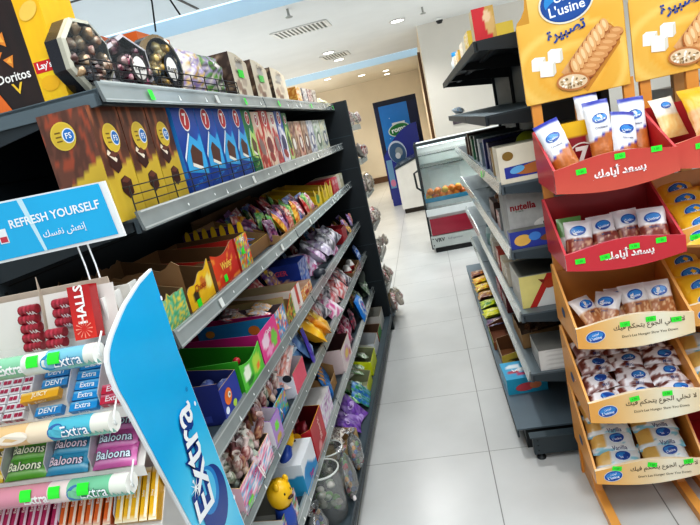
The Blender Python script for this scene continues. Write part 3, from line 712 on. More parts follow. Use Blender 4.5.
for i in range(3):
    m = pillow(.05, .16, .022, lambda u, v: '#e8f2f6' if .35 < v < .5 else ('#3f9fd8' if nz(u, v, 4) < .6 else '#c8343a'), '#3f9fd8', .08, lambda m, s: m.text('Milk', s, 0, 0, .018, '#c8343a', .01, PI/2), seed=i)
    put(m, 'wafer_bar', 'light blue and white wafer bar, ' + ['lowest', 'middle', 'top'][i] + ' of the pile in the scalloped carton', 'wafer', LG(.14, -.40+.012*i, Z3+.016+.022*i), rot=(0, 0, PI/2+LR+.08*i))
E2 = [('#6a1f4a', '#2a1a3a'), ('#c83232', '#f2d8c0'), ('#3a9a4a', '#c8e07a'), ('#f0b428', '#c84a2a'), ('#4a5ab8', '#c8d4f0'), ('#e8e4e0', '#c84a6a'), ('#7a3a8a', '#e0b0d8'), ('#c03048', '#f6e8e0')]
def small_bags(n, protos, ys, ds, zs, label, group, tilt=1.2, name='sweet_bag', seed=0, sc=(.85, 1.15), dup_rot=None):
    q = random.Random(seed)
    for i in range(n):
        o = protos[i % len(protos)]
        loc = LG(ds[0]+(ds[1]-ds[0])*q.random(), ys[0]+(ys[1]-ys[0])*(i+.3+.4*q.random())/n, zs[0]+(zs[1]-zs[0])*q.random())
        rot = dup_rot(q) if dup_rot else (tilt+q.uniform(-.25, .25), q.uniform(-.35, .35), PI/2+q.uniform(-.5, .5))
        k = q.uniform(*sc)
        if o.get('used'): dup(o, loc, rot, label, group, k)
        else:
            tag(o, label, 'sweet bag', group); o.location = loc; o.rotation_euler = rot; o.scale = (k,)*3; o['used'] = 1
def bag_protos(pairs, w=.07, l=.11, t=.03, name='sweet_bag', words=('Jelly', 'Fruit', 'Candy', 'Sour'), wr=.35, s=5):
    out = []
    for i, (a, b) in enumerate(pairs):
        def mk(m, sf, i=i, b=b): m.oval(sf, 0, .12*l, w*.3, l*.1, mixc(b, '#ffffff', .5), .2); m.text(words[i % len(words)], sf, 0, .12*l, l*.1, mixc(a, '#200818', .4), .02, .2, .001, wmax=w*.5)
        out.append(pillow(w, l, t, confetti((a, b, mixc(a, b, .5), mixc(a, '#ffffff', .3)), s, i*3), a, .09, mk, n=(8, 11), wr=wr, seed=i+w*100).build(name, 'foil'))
    return out
P1 = bag_protos(E2)
small_bags(22, P1, (-.22, .56), (.03, .07), (Z3+.05, Z3+.07), 'small bright sweet bag standing in the packed middle stretch of the third shelf', 'small sweet bags in the long brown carton', seed=3)
P8x = bag_protos([('#c8303a', '#f2e0d0'), ('#6a3a8a', '#f0c84a'), ('#2a7ab8', '#e8eef4')], .08, .12, .03, 'sweet_bag')
small_bags(14, P1, (-.2, .54), (.11, .15), (Z3+.055, Z3+.075), 'small bright sweet bag in the row behind, third shelf', 'second row of small sweet bags on the third shelf', seed=4)
small_bags(20, P1, (-.2, .55), (.2, .3), (Z3+.07, Z3+.1), 'small bright sweet bag in the rearmost row, third shelf', 'rearmost row of small sweet bags on the third shelf', seed=44)
small_bags(14, P8x, (-.1, 1.6), (.18, .3), (Z4+.07, Z4+.11), 'printed sweet bag standing at the back of the fourth shelf', 'printed sweet bags at the back of the fourth shelf', seed=45)
oc('sweet_carton', 'long low brown carton holding the small sweet bags on the third shelf', 'open carton', Z3, .0, .17, .36, .8, .025, .155, '#a08058', '#8a6846', mat='card', hn=lambda u: .15-.12*u, hy=lambda u: .03+.12*u)
for i, (y, w, h, c, c2, lab) in enumerate(((.72, .16, .13, '#efcf1e', '#3f8a3a', 'yellow open box with a green patch on the far third shelf'), (.93, .14, .13, '#f2d428', '#c9a11a', 'plain yellow open box with slanted cut sides'), (1.1, .14, .12, '#f0d63c', '#e6b81f', 'pale yellow open box beside the red packs'))):
    oc('sweet_carton', lab, 'open carton', Z3, .02, y, .3, w, lambda u: .11-.04*math.sin(PI*u), h+.01, {'*': c, 'px': blobs([(.4, .5, .25, .3, c2)], c)}, '#c8a838')
for i, (y, c, lab) in enumerate(((1.22, '#c42430', 'crimson sweet box near the far end of the third shelf'), (1.33, '#d8485a', 'rose red sweet box near the far end of the third shelf'), (1.44, '#e4dcc8', 'cream sweet box near the far end of the third shelf'), (1.57, '#d6d0b0', 'pale olive sweet box at the far end of the third shelf'))):
    m = MB(); m.box((-.2, 0, 0), (0, .095, .1), {'*': c, 'px': confetti((c, mixc(c, '#ffffff', .4), c), 7, i)}); m.rect(m.plane((0, 0, 0), (0, 1, 0), (0, 0, 1)), .01, .06, .085, .085, mixc(c, '#ffffff', .6))
    put(m, 'sweet_box', lab, 'sweet box', LG(.02, y, Z3))

# ---------------------------------------------------------------- fourth shelf, left
def mk_monster(m, pp, pn):
    m.oval(pp, .045, .06, .026, .022, '#e8762a', .3); m.oval(pp, .052, .062, .01, .009, '#f4ece0', 0, .001); m.oval(pp, .053, .062, .004, .004, '#16101c', 0, .002); m.oval(pp, .02, .03, .012, .01, '#e8eef6', 0)
    m.oval(pp, .075, .025, .014, .01, '#b8d84a', 0); m.rect(pn, .02, .01, .12, .03, '#38489a', .0005)
oc('gum_carton', 'navy blue open box with an orange cartoon blob, nearest on the fourth shelf', 'open carton', Z4, .0, -1.03, .16, .13, .10, .12, {'*': '#23307c', 'px': '#2b3c98'}, '#2a3570', marks=mk_monster, hn=lambda u: .12)
for i in range(5):
    m = MB(); m.blob((0, 0, 0), (.02, .028, .014), lambda u, v: mixc('#24306e', '#8f9fd0', nz(u, v, 6)), 10, 7, .2, i); m.text('gum', m.plane((0, -.02, .0135), (0, 1, 0), (-1, 0, 0)), .02, 0, .008, '#dfe6f6')
    put(m, 'gum_ball_pack', 'dark blue wrapped gum ball inside the navy box', 'gum', LG(.03+.05*(i % 3), -1.06+.06*(i//3), Z4+.062+.004*i), mat='foil', group='wrapped gum in the navy box')
oc('gum_carton', 'bright green deep open carton with a cartoon print end', 'open carton', Z4, -.005, -.85, .38, .19, lambda u: .1-.02*math.sin(PI*u), .13, {'*': '#3fae2c', 'px': blobs([(.25, .55, .16, .22, '#eef4e0'), (.7, .5, .2, .28, '#b8d84a'), (.75, .35, .08, .1, '#e8762a'), (.3, .25, .14, .1, '#2a7a2a')], '#58c03a'), 'ny': lambda u, v: mixc('#48b832', '#2f8f24', nz(u, v, 3))}, '#2f8f24', lip='#7ad86a', hn=lambda u: .115)
m = MB(); m.tube([(0, 0, 0), (0, .06, .012)], .005, '#f2b8b0'); m.blob((0, .07, .014), .013, '#c8343a'); put(m, 'lollipop', 'single red lollipop left in the green carton', 'lollipop', LG(.06, -.88, Z4+.05), mat='plastic')
oc('gum_carton', 'magenta deep open carton with pink and white printed end', 'open carton', Z4, -.005, -.645, .38, .2, .115, .135, {'*': '#c2207c', 'px': blobs([(.3, .6, .2, .2, '#f4d8e6'), (.72, .42, .16, .26, '#7ac84a'), (.4, .25, .2, .12, '#f0a0c8')], '#e0408e'), 'ny': '#b81f74'}, '#a81868', lip='#e86ab0', marks=lambda m, pp, pn: m.text('Candy', pp, .1, .09, .022, '#ffffff', .02, 0, .001))
def mk_pizza(m, pp, pn):
    m.text('Pizza', pn, .1, .035, .034, '#f4f8ff', .03, 0, .001); m.oval(pn, .22, .07, .022, .018, '#e88a3a', 0, .0005); m.oval(pn, .05, .08, .018, .014, '#e8b84a', 0, .0005)
    for k in range(3): m.oval(pp, .03+.05*k, .06+.02*(k % 2), .014, .012, ('#e8762a', '#f6c83a', '#e8e4e0')[k], 0, .0005)
oc('gummy_carton', 'sky blue box of pizza shaped gummies reading Pizza', 'open carton', Z4, .0, -.48, .3, .15, .11, .11, {'*': '#2f9fd6', 'px': confetti(('#38a8dc', '#e85a3a', '#f6e8e0', '#2a88c0'), 6, 2), 'ny': '#2f9fd6'}, '#6a5a60', marks=mk_pizza)
G1 = bag_protos([('#c8c4c8', '#c84a3a'), ('#b8b4ba', '#e8a84a'), ('#d4ccc8', '#8a3030')], .05, .07, .02, 'gummy_bag', ('Gum', 'Pizza'))
small_bags(12, G1, (-.54, -.42), (.03, .26), (Z4+.105, Z4+.12), 'clear gummy bag heaped in the sky blue box', 'clear gummy bags in the sky blue box', tilt=.1, seed=5)
oc('wafer_carton', 'tan open carton with a thin red rim and yellow figures at its end', 'open carton', Z4, .0, -.335, .34, .11, lambda u: .06+.05*u, .13, {'*': '#b09a6a', 'px': confetti(('#e8d04a', '#5aa83a', '#c83a2a', '#3a2a1a'), 6, 9)}, '#9a8258', lip='#c03028', hn=lambda u: .13)
oc('wafer_carton', 'white and red open carton with vertical red bar', 'open carton', Z4, .0, -.2, .36, .13, .115, .125, {'*': '#e4d8cc', 'px': lambda u, v: '#c8321e' if .38 < u < .66 else '#efe4dc'}, '#c8b490', lip='#c8321e', marks=front_marks('Wafers', '#f6f0e8', .3, .13, .03, .02, False))
m = MB(); m.box((-.3, 0, 0), (0, .2, .06), {'*': '#d86a2a', 'px': confetti(('#f0b02a', '#c83a2a', '#e8762a', '#fff0c8'), 6, 5), 'pz': lambda u, v: mixc('#b8a48c', '#9a6a4a', nz(u, v, 5)), 'ny': '#c8402a'}); m.text('Snax', m.plane((0, 0, 0), (0, 1, 0), (0, 0, 1)), .1, .032, .024, '#c02a20', .03)
put(m, 'biscuit_box', 'orange and yellow printed snack box with a brown top, fourth shelf', 'snack box', LG(.01, -.1, Z4), mat='print')
m = MB(); m.box((-.26, 0, 0), (0, .16, .14), {'*': '#2a4aa8', 'ny': blobs([(.5, .25, .3, .2, '#d08a4a'), (.7, .3, .12, .14, '#e8c09a')], lambda u, v: mixc('#2f54b8', '#1a3488', nz(u, v, 4))), 'px': confetti(('#2f54b8', '#7a9ae0', '#d8dcf0'), 5, 3)})
m.text('HUGGER', m.plane((-.26, 0, 0), (1, 0, 0), (0, 0, 1)), .13, .1, .026, '#e85a7a', .03)
put(m, 'diaper_box', 'royal blue box with pink capital letters, partly behind the snack box', 'box', LG(.06, .13, Z4))
W1 = bag_protos([('#e8e0ee', '#b06ab0'), ('#f0ecf4', '#3a3a44'), ('#dcd0e6', '#c84a8a'), ('#b8a8cc', '#f4f0f8')], .12, .14, .06, 'cotton_candy_bag', ('Soft', 'Mallow'), .3, 4)
small_bags(14, W1, (.28, 1.02), (.05, .14), (Z4+.05, Z4+.1), 'puffy white and violet marshmallow bag on the far half of the fourth shelf', 'puffy white and violet bags on the fourth shelf', tilt=.9, seed=6)
m = MB(); m.lathe([(.002, 0), (.032, .002), (.035, .02), (.032, .035), (.014, .045), (.002, .046)], lambda t: '#3c4048', n=14); put(m, 'sweet_tub', 'small dark grey round tub between the white and violet bags', 'tub', LG(.02, .34, Z4))
oc('sweet_carton', 'deep red open box near the far end of the fourth shelf', 'open carton', Z4, .0, 1.16, .3, .16, .1, .12, '#b02430', '#8a1c28')
P2 = bag_protos([('#e8b83a', '#6a3a8a'), ('#c84a9a', '#f0d04a'), ('#7a4a9a', '#e8e0f0')], .05, .09, .02, 'sweet_bag')
small_bags(12, P2, (1.27, 1.7), (.02, .14), (Z4+.045, Z4+.08), 'narrow purple and yellow sweet bag in the far corner of the fourth shelf', 'purple and yellow bags in the far corner of the fourth shelf', seed=7)

# ---------------------------------------------------------------- fifth shelf, left: lollipops and marshmallows
def lolly(c1, c2, seed):
    m = MB(); m.tube([(0, 0, -.09), (0, 0, 0)], .0022, '#f0ece6', 5)
    m.blob((0, 0, .012), (.0145, .0145, .026), lambda u, v: mixc(c1, c2, 1 if math.sin(u*19+v*11+seed) > .25 else 0), 9, 7, .12, seed)
    m.lathe([(.004, -.004), (.013, -.024), (.009, -.036)], mixc(c1, '#ffffff', .45), n=9)
    m.lathe([(.012, .024), (.006, .04), (.012, .056)], mixc(c2, '#ffffff', .3), n=7); return m.build('lollipop', 'foil')
LP = [lolly(a, b, i) for i, (a, b) in enumerate((('#a0706a', '#d8c8bc'), ('#8a3a3a', '#d8b8b0'), ('#6a7a64', '#d0ccbc'), ('#b88a6a', '#7a3434'), ('#a88088', '#ece0dc')))]
def lollies(n, ys, ds, z, lab, grp, seed, lean=(0, .3)):
    q = random.Random(seed); nx = max(1, int(n**.5)); 
    for i in range(n):
        a = (i % nx+.5+q.uniform(-.3, .3))/nx; b = (i//nx+.5+q.uniform(-.3, .3))/math.ceil(n/nx)
        loc = LG(ds[0]+(ds[1]-ds[0])*a, ys[0]+(ys[1]-ys[0])*b, z+.02*q.random()+.015*a); rot = (q.uniform(-.3, .3)+lean[0], q.uniform(-.2, .2)+lean[1], q.random()*6)
        o = LP[(i*7+seed) % 5]
        if o.get('used'): dup(o, loc, rot, lab, grp)
        else: tag(o, lab, 'lollipop', grp); o.location = loc; o.rotation_euler = rot; o['used'] = 1
oc('lollipop_carton', 'pink and blue lollipop carton with a torn tan flap, nearest on the fifth shelf', 'open carton', Z5, -.01, -1.02, .3, .27, .085, .12, {'*': '#e8c8d0', 'px': confetti(('#f0a8c0', '#6ab8d8', '#f6e8ee', '#d84a8a'), 4, 3), 'ny': '#e6b8c4'}, '#7a6858', lip='#e0c090', marks=lambda m, pp, pn: [m.text('Lollipop', pp, .13, .055, .022, '#c8327a', .02, 0, .001), m.rect(pp, .02, .006, .06, .026, '#7ad84a', .001)])
m = MB(); m.grid(lambda u, v: (-.2+.2*u, 0, .012*math.sin(3*u)+.06*v), 10, 4, lambda u, v: '#e0b83a' if v > .85 else '#b8905e'); m.grid(lambda u, v: (-.2+.2*u, .003, .012*math.sin(3*u)+.06*v), 10, 4, '#a8845a')
put(m, 'carton_flap', 'folded tan card header behind the nearest lollipops', 'card', LG(.03, -.885, Z5+.115), LR)
lollies(81, (-1.15, -.885), (-.005, .28), Z5+.095, 'wrapped lollipop in the pink and blue carton, fifth shelf', 'wrapped lollipops in the pink and blue carton', 2)
oc('lollipop_carton', 'bright blue low lollipop box with orange and green end print', 'open carton', Z5, .02, -.66, .25, .17, .085, .09, {'*': '#2f8fdc', 'px': confetti(('#3a9ae0', '#e8863a', '#7ad04a', '#2a78c8'), 5, 8)}, '#2a6aa8', lip='#7ac0f0')
lollies(64, (-.85, -.58), (.03, .3), Z5+.1, 'wrapped brown and red lollipop in the bunch by the blue box', 'wrapped lollipops in the bright blue box', 3, (.1, -.1))
oc('sweet_carton', 'small lilac and white box with a green star, between the lollipops', 'open carton', Z5, -.01, -.8, .14, .09, .1, .125, {'*': '#f0eaf4', 'px': blobs([(.5, .6, .22, .16, '#7ae03a'), (.45, .2, .3, .12, '#c8a83a')], '#b088c8'), 'ny': '#f2eef6'}, '#e8e2ee', lip='#9a5ac0')
def mk_panda(m, pp, pn):
    for x in (.07, .17):
        m.oval(pn, x, .085, .014, .01, '#22242a', .3); m.oval(pn, x+.002, .087, .005, .004, '#f4f4f6', 0, .001)
    m.oval(pn, .12, .06, .012, .008, '#22242a'); m.text('Mallow', pn, .14, .03, .016, '#c0607a', .01, 0, .001); m.oval(pn, .235, .085, .018, .015, '#3a3c44'); m.oval(pn, .02, .1, .018, .015, '#3a3c44')
oc('marshmallow_carton', 'white box with black panda eyes holding pink marshmallow sticks', 'open carton', Z5, .0, -.42, .26, .17, .1, .14, {'*': '#ece8ee', 'px': '#e0506a', 'ny': '#f0edf2'}, '#d8ccd4', marks=mk_panda, hn=lambda u: .14-.05*u)
P3 = bag_protos([('#f0c8c0', '#e8705a'), ('#f2d8d0', '#d89080'), ('#e8b0a8', '#f6ece4')], .035, .15, .028, 'marshmallow_stick', ('Pink',), .3, 4)
small_bags(11, P3, (-.5, -.34), (.03, .24), (Z5+.1, Z5+.12), 'pink marshmallow stick pack in the panda box', 'pink marshmallow sticks in the panda box', seed=8, dup_rot=lambda q: (.9+q.uniform(-.2, .2), q.uniform(-.3, .3), q.uniform(-.4, .4)))
P4 = bag_protos([('#3a6aa8', '#7aa8d0'), ('#2f5a98', '#a8c8e8')], .13, .2, .06, 'chip_bag', ('Blue',), .4, 4)
small_bags(3, P4, (-.26, -.06), (.06, .12), (Z5+.08, Z5+.1), 'crumpled steel blue snack bag behind the panda box', 'crumpled steel blue bags on the fifth shelf', seed=9)
P5 = bag_protos([('#e8a81c', '#f4cf3a'), ('#e2981a', '#c8661a')], .14, .2, .07, 'chip_bag', ('Gold',), .4, 3)
small_bags(3, P5, (-.06, .16), (.03, .07), (Z5+.08, Z5+.11), 'golden yellow snack bag next to the steel blue bags', 'golden yellow bags on the fifth shelf', seed=10, tilt=.9)
m = pillow(.05, .17, .01, confetti(('#3a2a8a', '#5a4ab8'), 5), '#3a2a8a', .05, None, seed=3); put(m, 'sweet_strip', 'upright indigo sweet strip between the panda box and yellow bags', 'sweet strip', LG(.01, -.19, Z5+.08), rot=(1.4, .1, PI/2))
P6 = bag_protos([('#ece4e4', '#c8302e'), ('#e4dce0', '#3a3a46'), ('#c8323a', '#f4ecec'), ('#e8e0e6', '#d85a9a')], .11, .14, .05, 'snack_bag', ('Toy', 'Egg'), .35, 4)
small_bags(17, P6, (.22, 1.12), (.03, .13), (Z5+.05, Z5+.1), 'white snack bag with red patches on the far half of the fifth shelf', 'white and red bags on the fifth shelf', tilt=.9, seed=11)
for i in range(4):
    P = [(.0, 0), (.024, .002), (.028, .03), (.018, .052), (.0, .058)]
    m = MB(); m.lathe(P, lambda t: '#b8242a' if t < .5 else '#f0ece8', n=12); put(m, 'chocolate_egg', 'red and white chocolate egg in the low tray, far end of the fifth shelf', 'chocolate egg', LG(.04+.02*(i % 2), 1.18+.07*i, Z5+.012), mat='foil', group='red and white eggs at the far end of the fifth shelf')
oc('sweet_carton', 'low brown tray at the far end of the fifth shelf', 'open carton', Z5, -.0, 1.3, .34, .34, .03, .12, '#8a6a48', '#6e5236', mat='card', hn=lambda u: .1-.07*u, hy=lambda u: .03+.09*u)
m = pillow(.08, .12, .04, confetti(('#3a6ac8', '#c8d8f0'), 4), '#3a6ac8'); put(m, 'snack_bag', 'blue and white snack bag beside the far brown tray', 'snack bag', LG(.03, 1.6, Z5+.06), rot=(1.3, 0, PI/2))

# ---------------------------------------------------------------- sixth shelf, left
def toy(label, loc, rz, arm=False):
    t = empty('toy_dispenser', label, 'toy', loc, (0, 0, rz))
    m = MB(); m.lathe([(.001, .085), (.018, .086), (.026, .098), (.03, .12), (.028, .14), (.019, .156), (.001, .162)], '#f2c01e', n=18); m.blob((.012, .018, .156), (.008, .006, .012), '#f2c01e'); m.blob((.012, -.018, .156), (.008, .006, .012), '#f2c01e')
    h = m.build('head', 'plastic', t)
    m = MB()
    for s in (-1, 1): m.blob((.025, .01*s, .133), (.003, .003, .005), '#1c1410', 6, 5)
    m.blob((.031, 0, .118), (.006, .009, .004), '#3a2018', 8, 5); m.build('face', 'plastic', h)
    m = MB(); m.lathe([(.001, 0), (.022, .0), (.024, .05), (.02, .085)], lambda q: '#2a4fa8' if q < .7 else '#2f5cc0', n=14); m.build('body', 'plastic', t)
    return t
toy('yellow headed toy sweet dispenser with blue body, nearest on the low shelf', LG(.01, -.88, Z6+.01), -.4); bpy.data.objects['toy_dispenser'].scale = (1.4, 1.4, 1.2)
t = toy('second yellow headed toy lying tilted over the white carton', LG(.06, -.66, Z6+.105), .6); t.rotation_euler = (-.9, .5, .4); t.scale = (1.0, 1.0, .9)
oc('toy_carton', 'white and green carton under the nearest yellow toy', 'open carton', Z6, .0, -.86, .22, .16, .1, .11, {'*': '#e2e4e0', 'px': confetti(('#3f9a4a', '#e8e4e0', '#c83a4a', '#3a4ab8'), 5, 2)}, '#a8a8a0')
def mk_eyes(m, pp, pn):
    pz = m.plane((-.2, -.09, .126), (0, 1, 0), (-1, 0, 0))
    for y in (.06, .12): m.oval(m.plane((0, -.09, .127), (0, 1, 0), (-1, 0, 0)), y, .07, .016, .008, '#1c1c22')
    m.text('Toys', pp, .09, .03, .026, '#e8308a', .02, 0, .001)
m = MB(); m.box((-.2, -.09, 0), (0, .09, .126), {'*': '#e6eaee', 'px': lambda u, v: '#2f8fc8' if v < .55+.2*math.sin(u*5) else '#e6eaee', 'ny': lambda u, v: '#3aa0cc' if v < .5+.15*u else '#e2e8ee'}, 16); mk_eyes(m, m.plane((0, -.09, 0), (0, 1, 0), (0, 0, 1)), None)
put(m, 'toy_carton', 'closed white carton with black eye holes and blue lower half', 'toy box', LG(-.01, -.6, Z6))
m = MB()
for a in (0, 1.2, 2.4): m.blob((.02*math.cos(a), .02*math.sin(a), 0), (.022, .02, .03), ('#1c7a8a', '#7a1c30', '#2a9ab0')[int(a)], 9, 7)
put(m, 'toy_figure', 'teal and maroon toy figures jumbled behind the white carton', 'toy', LG(.1, -.52, Z6+.1), mat='plastic')
oc('toy_carton', 'dark red open carton with yellow rim notches on the low shelf', 'open carton', Z6, -.01, -.4, .2, .19, .15, .16, {'*': '#a81c28', 'px': blobs([(.85, .5, .1, .3, '#c8323a'), (.4, .2, .16, .1, '#e8a0a0')], '#b8202c'), 'ny': lambda u, v: '#b8202c'}, '#6a1018', lip='#e8b02a', hn=lambda u: .15-.03*math.sin(PI*u), marks=lambda m, pp, pn: [m.text('Shark', pp, .11, .09, .03, '#f2c8c0', .02, PI/2, .001)]+[m.oval(pn, .04+.05*k, .12, .017, .02, '#f2b41e', 0, .0006) for k in range(3)])
for i in range(5):
    m = pillow(.06, .1, .03, confetti(('#7a1420', '#a8283a', '#5a0c18'), 5, i), '#7a1420', .08, None, n=(7, 9)); put(m, 'sweet_bag', 'wine red sweet bag inside the dark red carton', 'sweet bag', LG(.05+.03*i, -.42+.015*i, Z6+.09), rot=(1.2, .2*i-.3, .7*i), mat='foil', group='wine red bags in the dark red carton')
m = MB(); m.box((-.24, -.1, 0), (0, .1, .12), {'*': '#dcd8dc', 'px': confetti(('#e8e4ea', '#c890c8', '#e8e4ea'), 5), 'ny': '#d6d2d8', 'pz': '#cfcac6'}); m.text('Surprise', m.plane((0, -.1, 0), (0, 1, 0), (0, 0, 1)), .1, .09, .02, '#8a3a8a', .01)
put(m, 'toy_carton', 'closed pale grey carton with lilac end behind the dark red carton', 'toy box', LG(.0, -.17, Z6-.0))
oc('sweet_carton', 'tall brown board box with blue toy packs in front', 'open carton', Z6, .03, .1, .24, .2, .06, .2, '#b08a5a', '#a07c50', mat='card', hn=lambda u: .2-.1*u, hy=lambda u: .1+.1*u)
for i in range(4):
    m = pillow(.06, .12, .04, lambda u, v: '#f2a81e' if v > .78 and int(u*4) % 2 else '#1f7ac0' if nz(u, v, 5) < .6 else '#123a80', '#1f7ac0', .06, None, n=(8, 10)); put(m, 'toy_pack', 'blue toy pack with orange squares on its header', 'toy', LG(.04+.015*i, .02+.05*i, Z6+.07), rot=(1.2, .1, PI/2), group='blue toy packs with orange headers')
oc('sweet_carton', 'open carton in pale pink and orange print with a rounded window', 'open carton', Z6, -.005, .42, .24, .26, .13, .15, {'*': '#ecd8d8', 'px': blobs([(.5, .5, .28, .3, '#d890b8'), (.5, .5, .18, .2, '#f0c84a'), (.8, .3, .1, .14, '#e85a3a')], '#f0dcdc')}, '#5a3a3a', hn=lambda u: .14)
P7 = bag_protos([('#a81c48', '#5a1030'), ('#c82a5a', '#e8d0d8'), ('#3a3040', '#c8324a')], .1, .13, .04, 'sweet_bag', ('Berry',), .3, 4)
small_bags(6, P7, (.6, .95), (.03, .1), (Z6+.06, Z6+.08), 'crimson and black sweet bag before the round blue pack', 'crimson and black bags on the low shelf', seed=13)
m = pillow(.17, .16, .05, blobs([(.5, .5, .36, .36, '#e8f0f8'), (.5, .5, .3, .3, '#2a78d0'), (.5, .52, .16, .16, '#c83a7a')], '#2f8ae0'), '#2f8ae0', .06, lambda m, s: m.text('Choco', s, 0, 0, .02, '#ffffff', .02)); put(m, 'biscuit_pack', 'bright blue pack with a round white ringed picture', 'biscuit pack', LG(.0, 1.12, Z6+.08), rot=(1.3, 0, PI/2))
P8 = bag_protos([('#4a6a4a', '#a8b8a0'), ('#e8c83a', '#c8485a'), ('#5a7a5a', '#d8d8d0')], .09, .11, .04, 'sweet_bag', ('Mint',), .35, 4)
small_bags(7, P8, (1.25, 1.68), (.02, .12), (Z6+.05, Z6+.08), 'mixed green and yellow sweet bag at the far end of the low shelf', 'green and yellow bags at the far end of the low shelf', seed=14)
m = MB(); m.obox((0, 0, 0), .04, .12, .05, Matrix.Rotation(.5, 3, 'X'), '#8a9088'); put(m, 'sweet_box', 'small grey box tipped up at the far end of the low shelf', 'sweet box', LG(.05, 1.7, Z6+.12))

# ---------------------------------------------------------------- base deck, left
def jar(label, loc, sc=1, fill='#6ab83a'):
    t = empty('sweet_jar', label, 'jar', loc); t.scale = (sc,)*3
    m = MB(); m.lathe([(.055, 0), (.062, .02), (.062, .15), (.058, .17), (.06, .19)], '#e8ece8', n=22); m.build('jar_body', 'clear', t)
    m = MB(); m.lathe([(.062, .189), (.0645, .19), (.0645, .194), (.062, .196), (.0605, .196), (.0605, .19)], '#d2d6d0', n=22); m.build('rim', 'plastic', t)
    q = random.Random(int(loc[1]*100)); m = MB()
    for k in range(16):
        a = q.random()*6.3; r = .038*q.random()**.5; m.blob((r*math.cos(a), r*math.sin(a), .02+.006*k+.01), (.016, .014, .011), (fill, '#c8ccc0', '#9aa890', '#d8d4c8')[k % 4], 8, 6, .2, k)
    m.build('wrapped_sweets', 'foil', t)['kind'] = 'stuff'
    return t
jar('large clear plastic jar with a thick rim, nearer of two on the base deck', LG(-.01, -.49, Z7), 1.12)
jar('clear plastic jar of green sweets behind the larger jar', LG(.0, -.31, Z7), 1.0, '#8acc3a')
def crumple(w, l, t, c, seed):
    m = MB()
    def fn(u, v):
        a = 2*PI*(u % 1); k = 1+.22*noise.noise(Vector((math.cos(a)*1.5, math.sin(a)*1.5, v*4+seed)))+.08*noise.noise(Vector((math.cos(a)*6, math.sin(a)*6, v*12+seed)))
        r = math.sin(PI*min(1, v*1.08))**.6*k if v < .93 else .12+.5*(v-.93)/.07
        return (math.cos(a)*t/2*r, math.sin(a)*w/2*r, l*v)
    m.grid(fn, 18, 16, c, True); return m
for i, (y, d, z, w, l, c, lab) in enumerate(((-.66, .0, Z7, .15, .17, '#dfe2de', 'clear plastic bag of sweets crumpled in the nearest corner of the base deck'), (-.4, -.085, Z7, .1, .24, '#e6e4e0', 'tall clear bag of mixed sweets hanging at the deck edge beside the jars'), (-.2, -.085, Z7, .1, .2, '#e2e0dc', 'second tall clear sweet bag, nearer the small carton'))):
    t = empty('sweet_bag', lab, 'sweet bag', LG(d, y, z), (0, 0, LR))
    crumple(w, l, .07, c, i*3).build('film', 'clear', t)
    q = random.Random(i); m = MB()
    for k in range(14): m.blob((q.uniform(-.015, .015), q.uniform(-.3, .3)*w, .02+l*.65*q.random()), (.009, .012, .012), ('#c83a4a', '#e8e0e0', '#3a6ab8', '#6ab84a', '#e8a83a')[k % 5], 7, 5, .2, k)
    m.build('wrapped_sweets', 'foil', t)['kind'] = 'stuff'
oc('sweet_carton', 'low tan carton of white and brown twisted sweets on the base deck', 'open carton', Z7, -.05, -.02, .2, .16, .06, .09, '#c8ac7a', '#a88a60', mat='card')
P9 = bag_protos([('#e8e0d4', '#5a3a30'), ('#f0e8e0', '#4a7a3a')], .05, .07, .02, 'sweet_bag', ('Toffee',))
small_bags(9, P9, (-.08, .04), (.0, .12), (Z7+.05, Z7+.08), 'white and brown twisted sweet pack in the low tan carton', 'twisted sweets in the low tan carton', seed=15, tilt=.4)
P10 = bag_protos([('#5a2f8a', '#8a5ac0'), ('#6a3a9a', '#c0a8e0')], .09, .14, .03, 'sweet_bag', ('Violet',))
small_bags(6, P10, (.1, .3), (-.06, .1), (Z7+.03, Z7+.08), 'shiny violet sweet bag on the base deck', 'shiny violet bags on the base deck', seed=16, tilt=.6)
P11 = bag_protos([('#2f8a3a', '#c8e0b0'), ('#2a6ab8', '#3a9a4a')], .08, .12, .03, 'sweet_bag', ('Lime',))
small_bags(5, P11, (.32, .5), (-.05, .1), (Z7+.04, Z7+.08), 'green and blue sweet bag behind the violet ones', 'green and blue bags on the base deck', seed=17, tilt=.6)
oc('sweet_carton', 'pale open box with neon yellow corner, nearer of two on the deck', 'open carton', Z7, -.06, .58, .26, .2, .07, .13, {'*': '#d8d8c0', 'px': '#dce61e'}, '#9aa080', hn=lambda u: .12-.05*u)
oc('sweet_carton', 'neon yellow edged open box with clear bags, further one', 'open carton', Z7, -.06, .86, .26, .22, .09, .14, {'*': '#dce61e', 'px': '#e4ee28'}, '#8a9070', lip='#e8f04a')
P12 = bag_protos([('#d8dcd0', '#5a9a4a'), ('#c8ccc0', '#e8e4d8')], .06, .09, .025, 'sweet_bag', ('Kiwi',))
small_bags(12, P12, (.52, .94), (.0, .14), (Z7+.05, Z7+.09), 'clear sweet bag in the neon edged boxes on the base deck', 'clear bags in the neon edged boxes', seed=18, tilt=.4)
oc('sweet_carton', 'white folded card tray on the far base deck', 'open carton', Z7, -.05, 1.16, .26, .2, .08, .13, '#e2e4e6', '#c2c6c8', hn=lambda u: .14-.08*u)
oc('sweet_carton', 'red and green printed low carton on the far base deck', 'open carton', Z7, -.05, 1.38, .26, .18, .07, .09, {'*': '#c04030', 'px': '#3f9a3a'}, '#6a5040')
oc('sweet_carton', 'pale grey open carton in the last corner before the end panel', 'open carton', Z7, -.05, 1.62, .26, .22, .11, .13, '#c8c8c2', '#9a9a92')

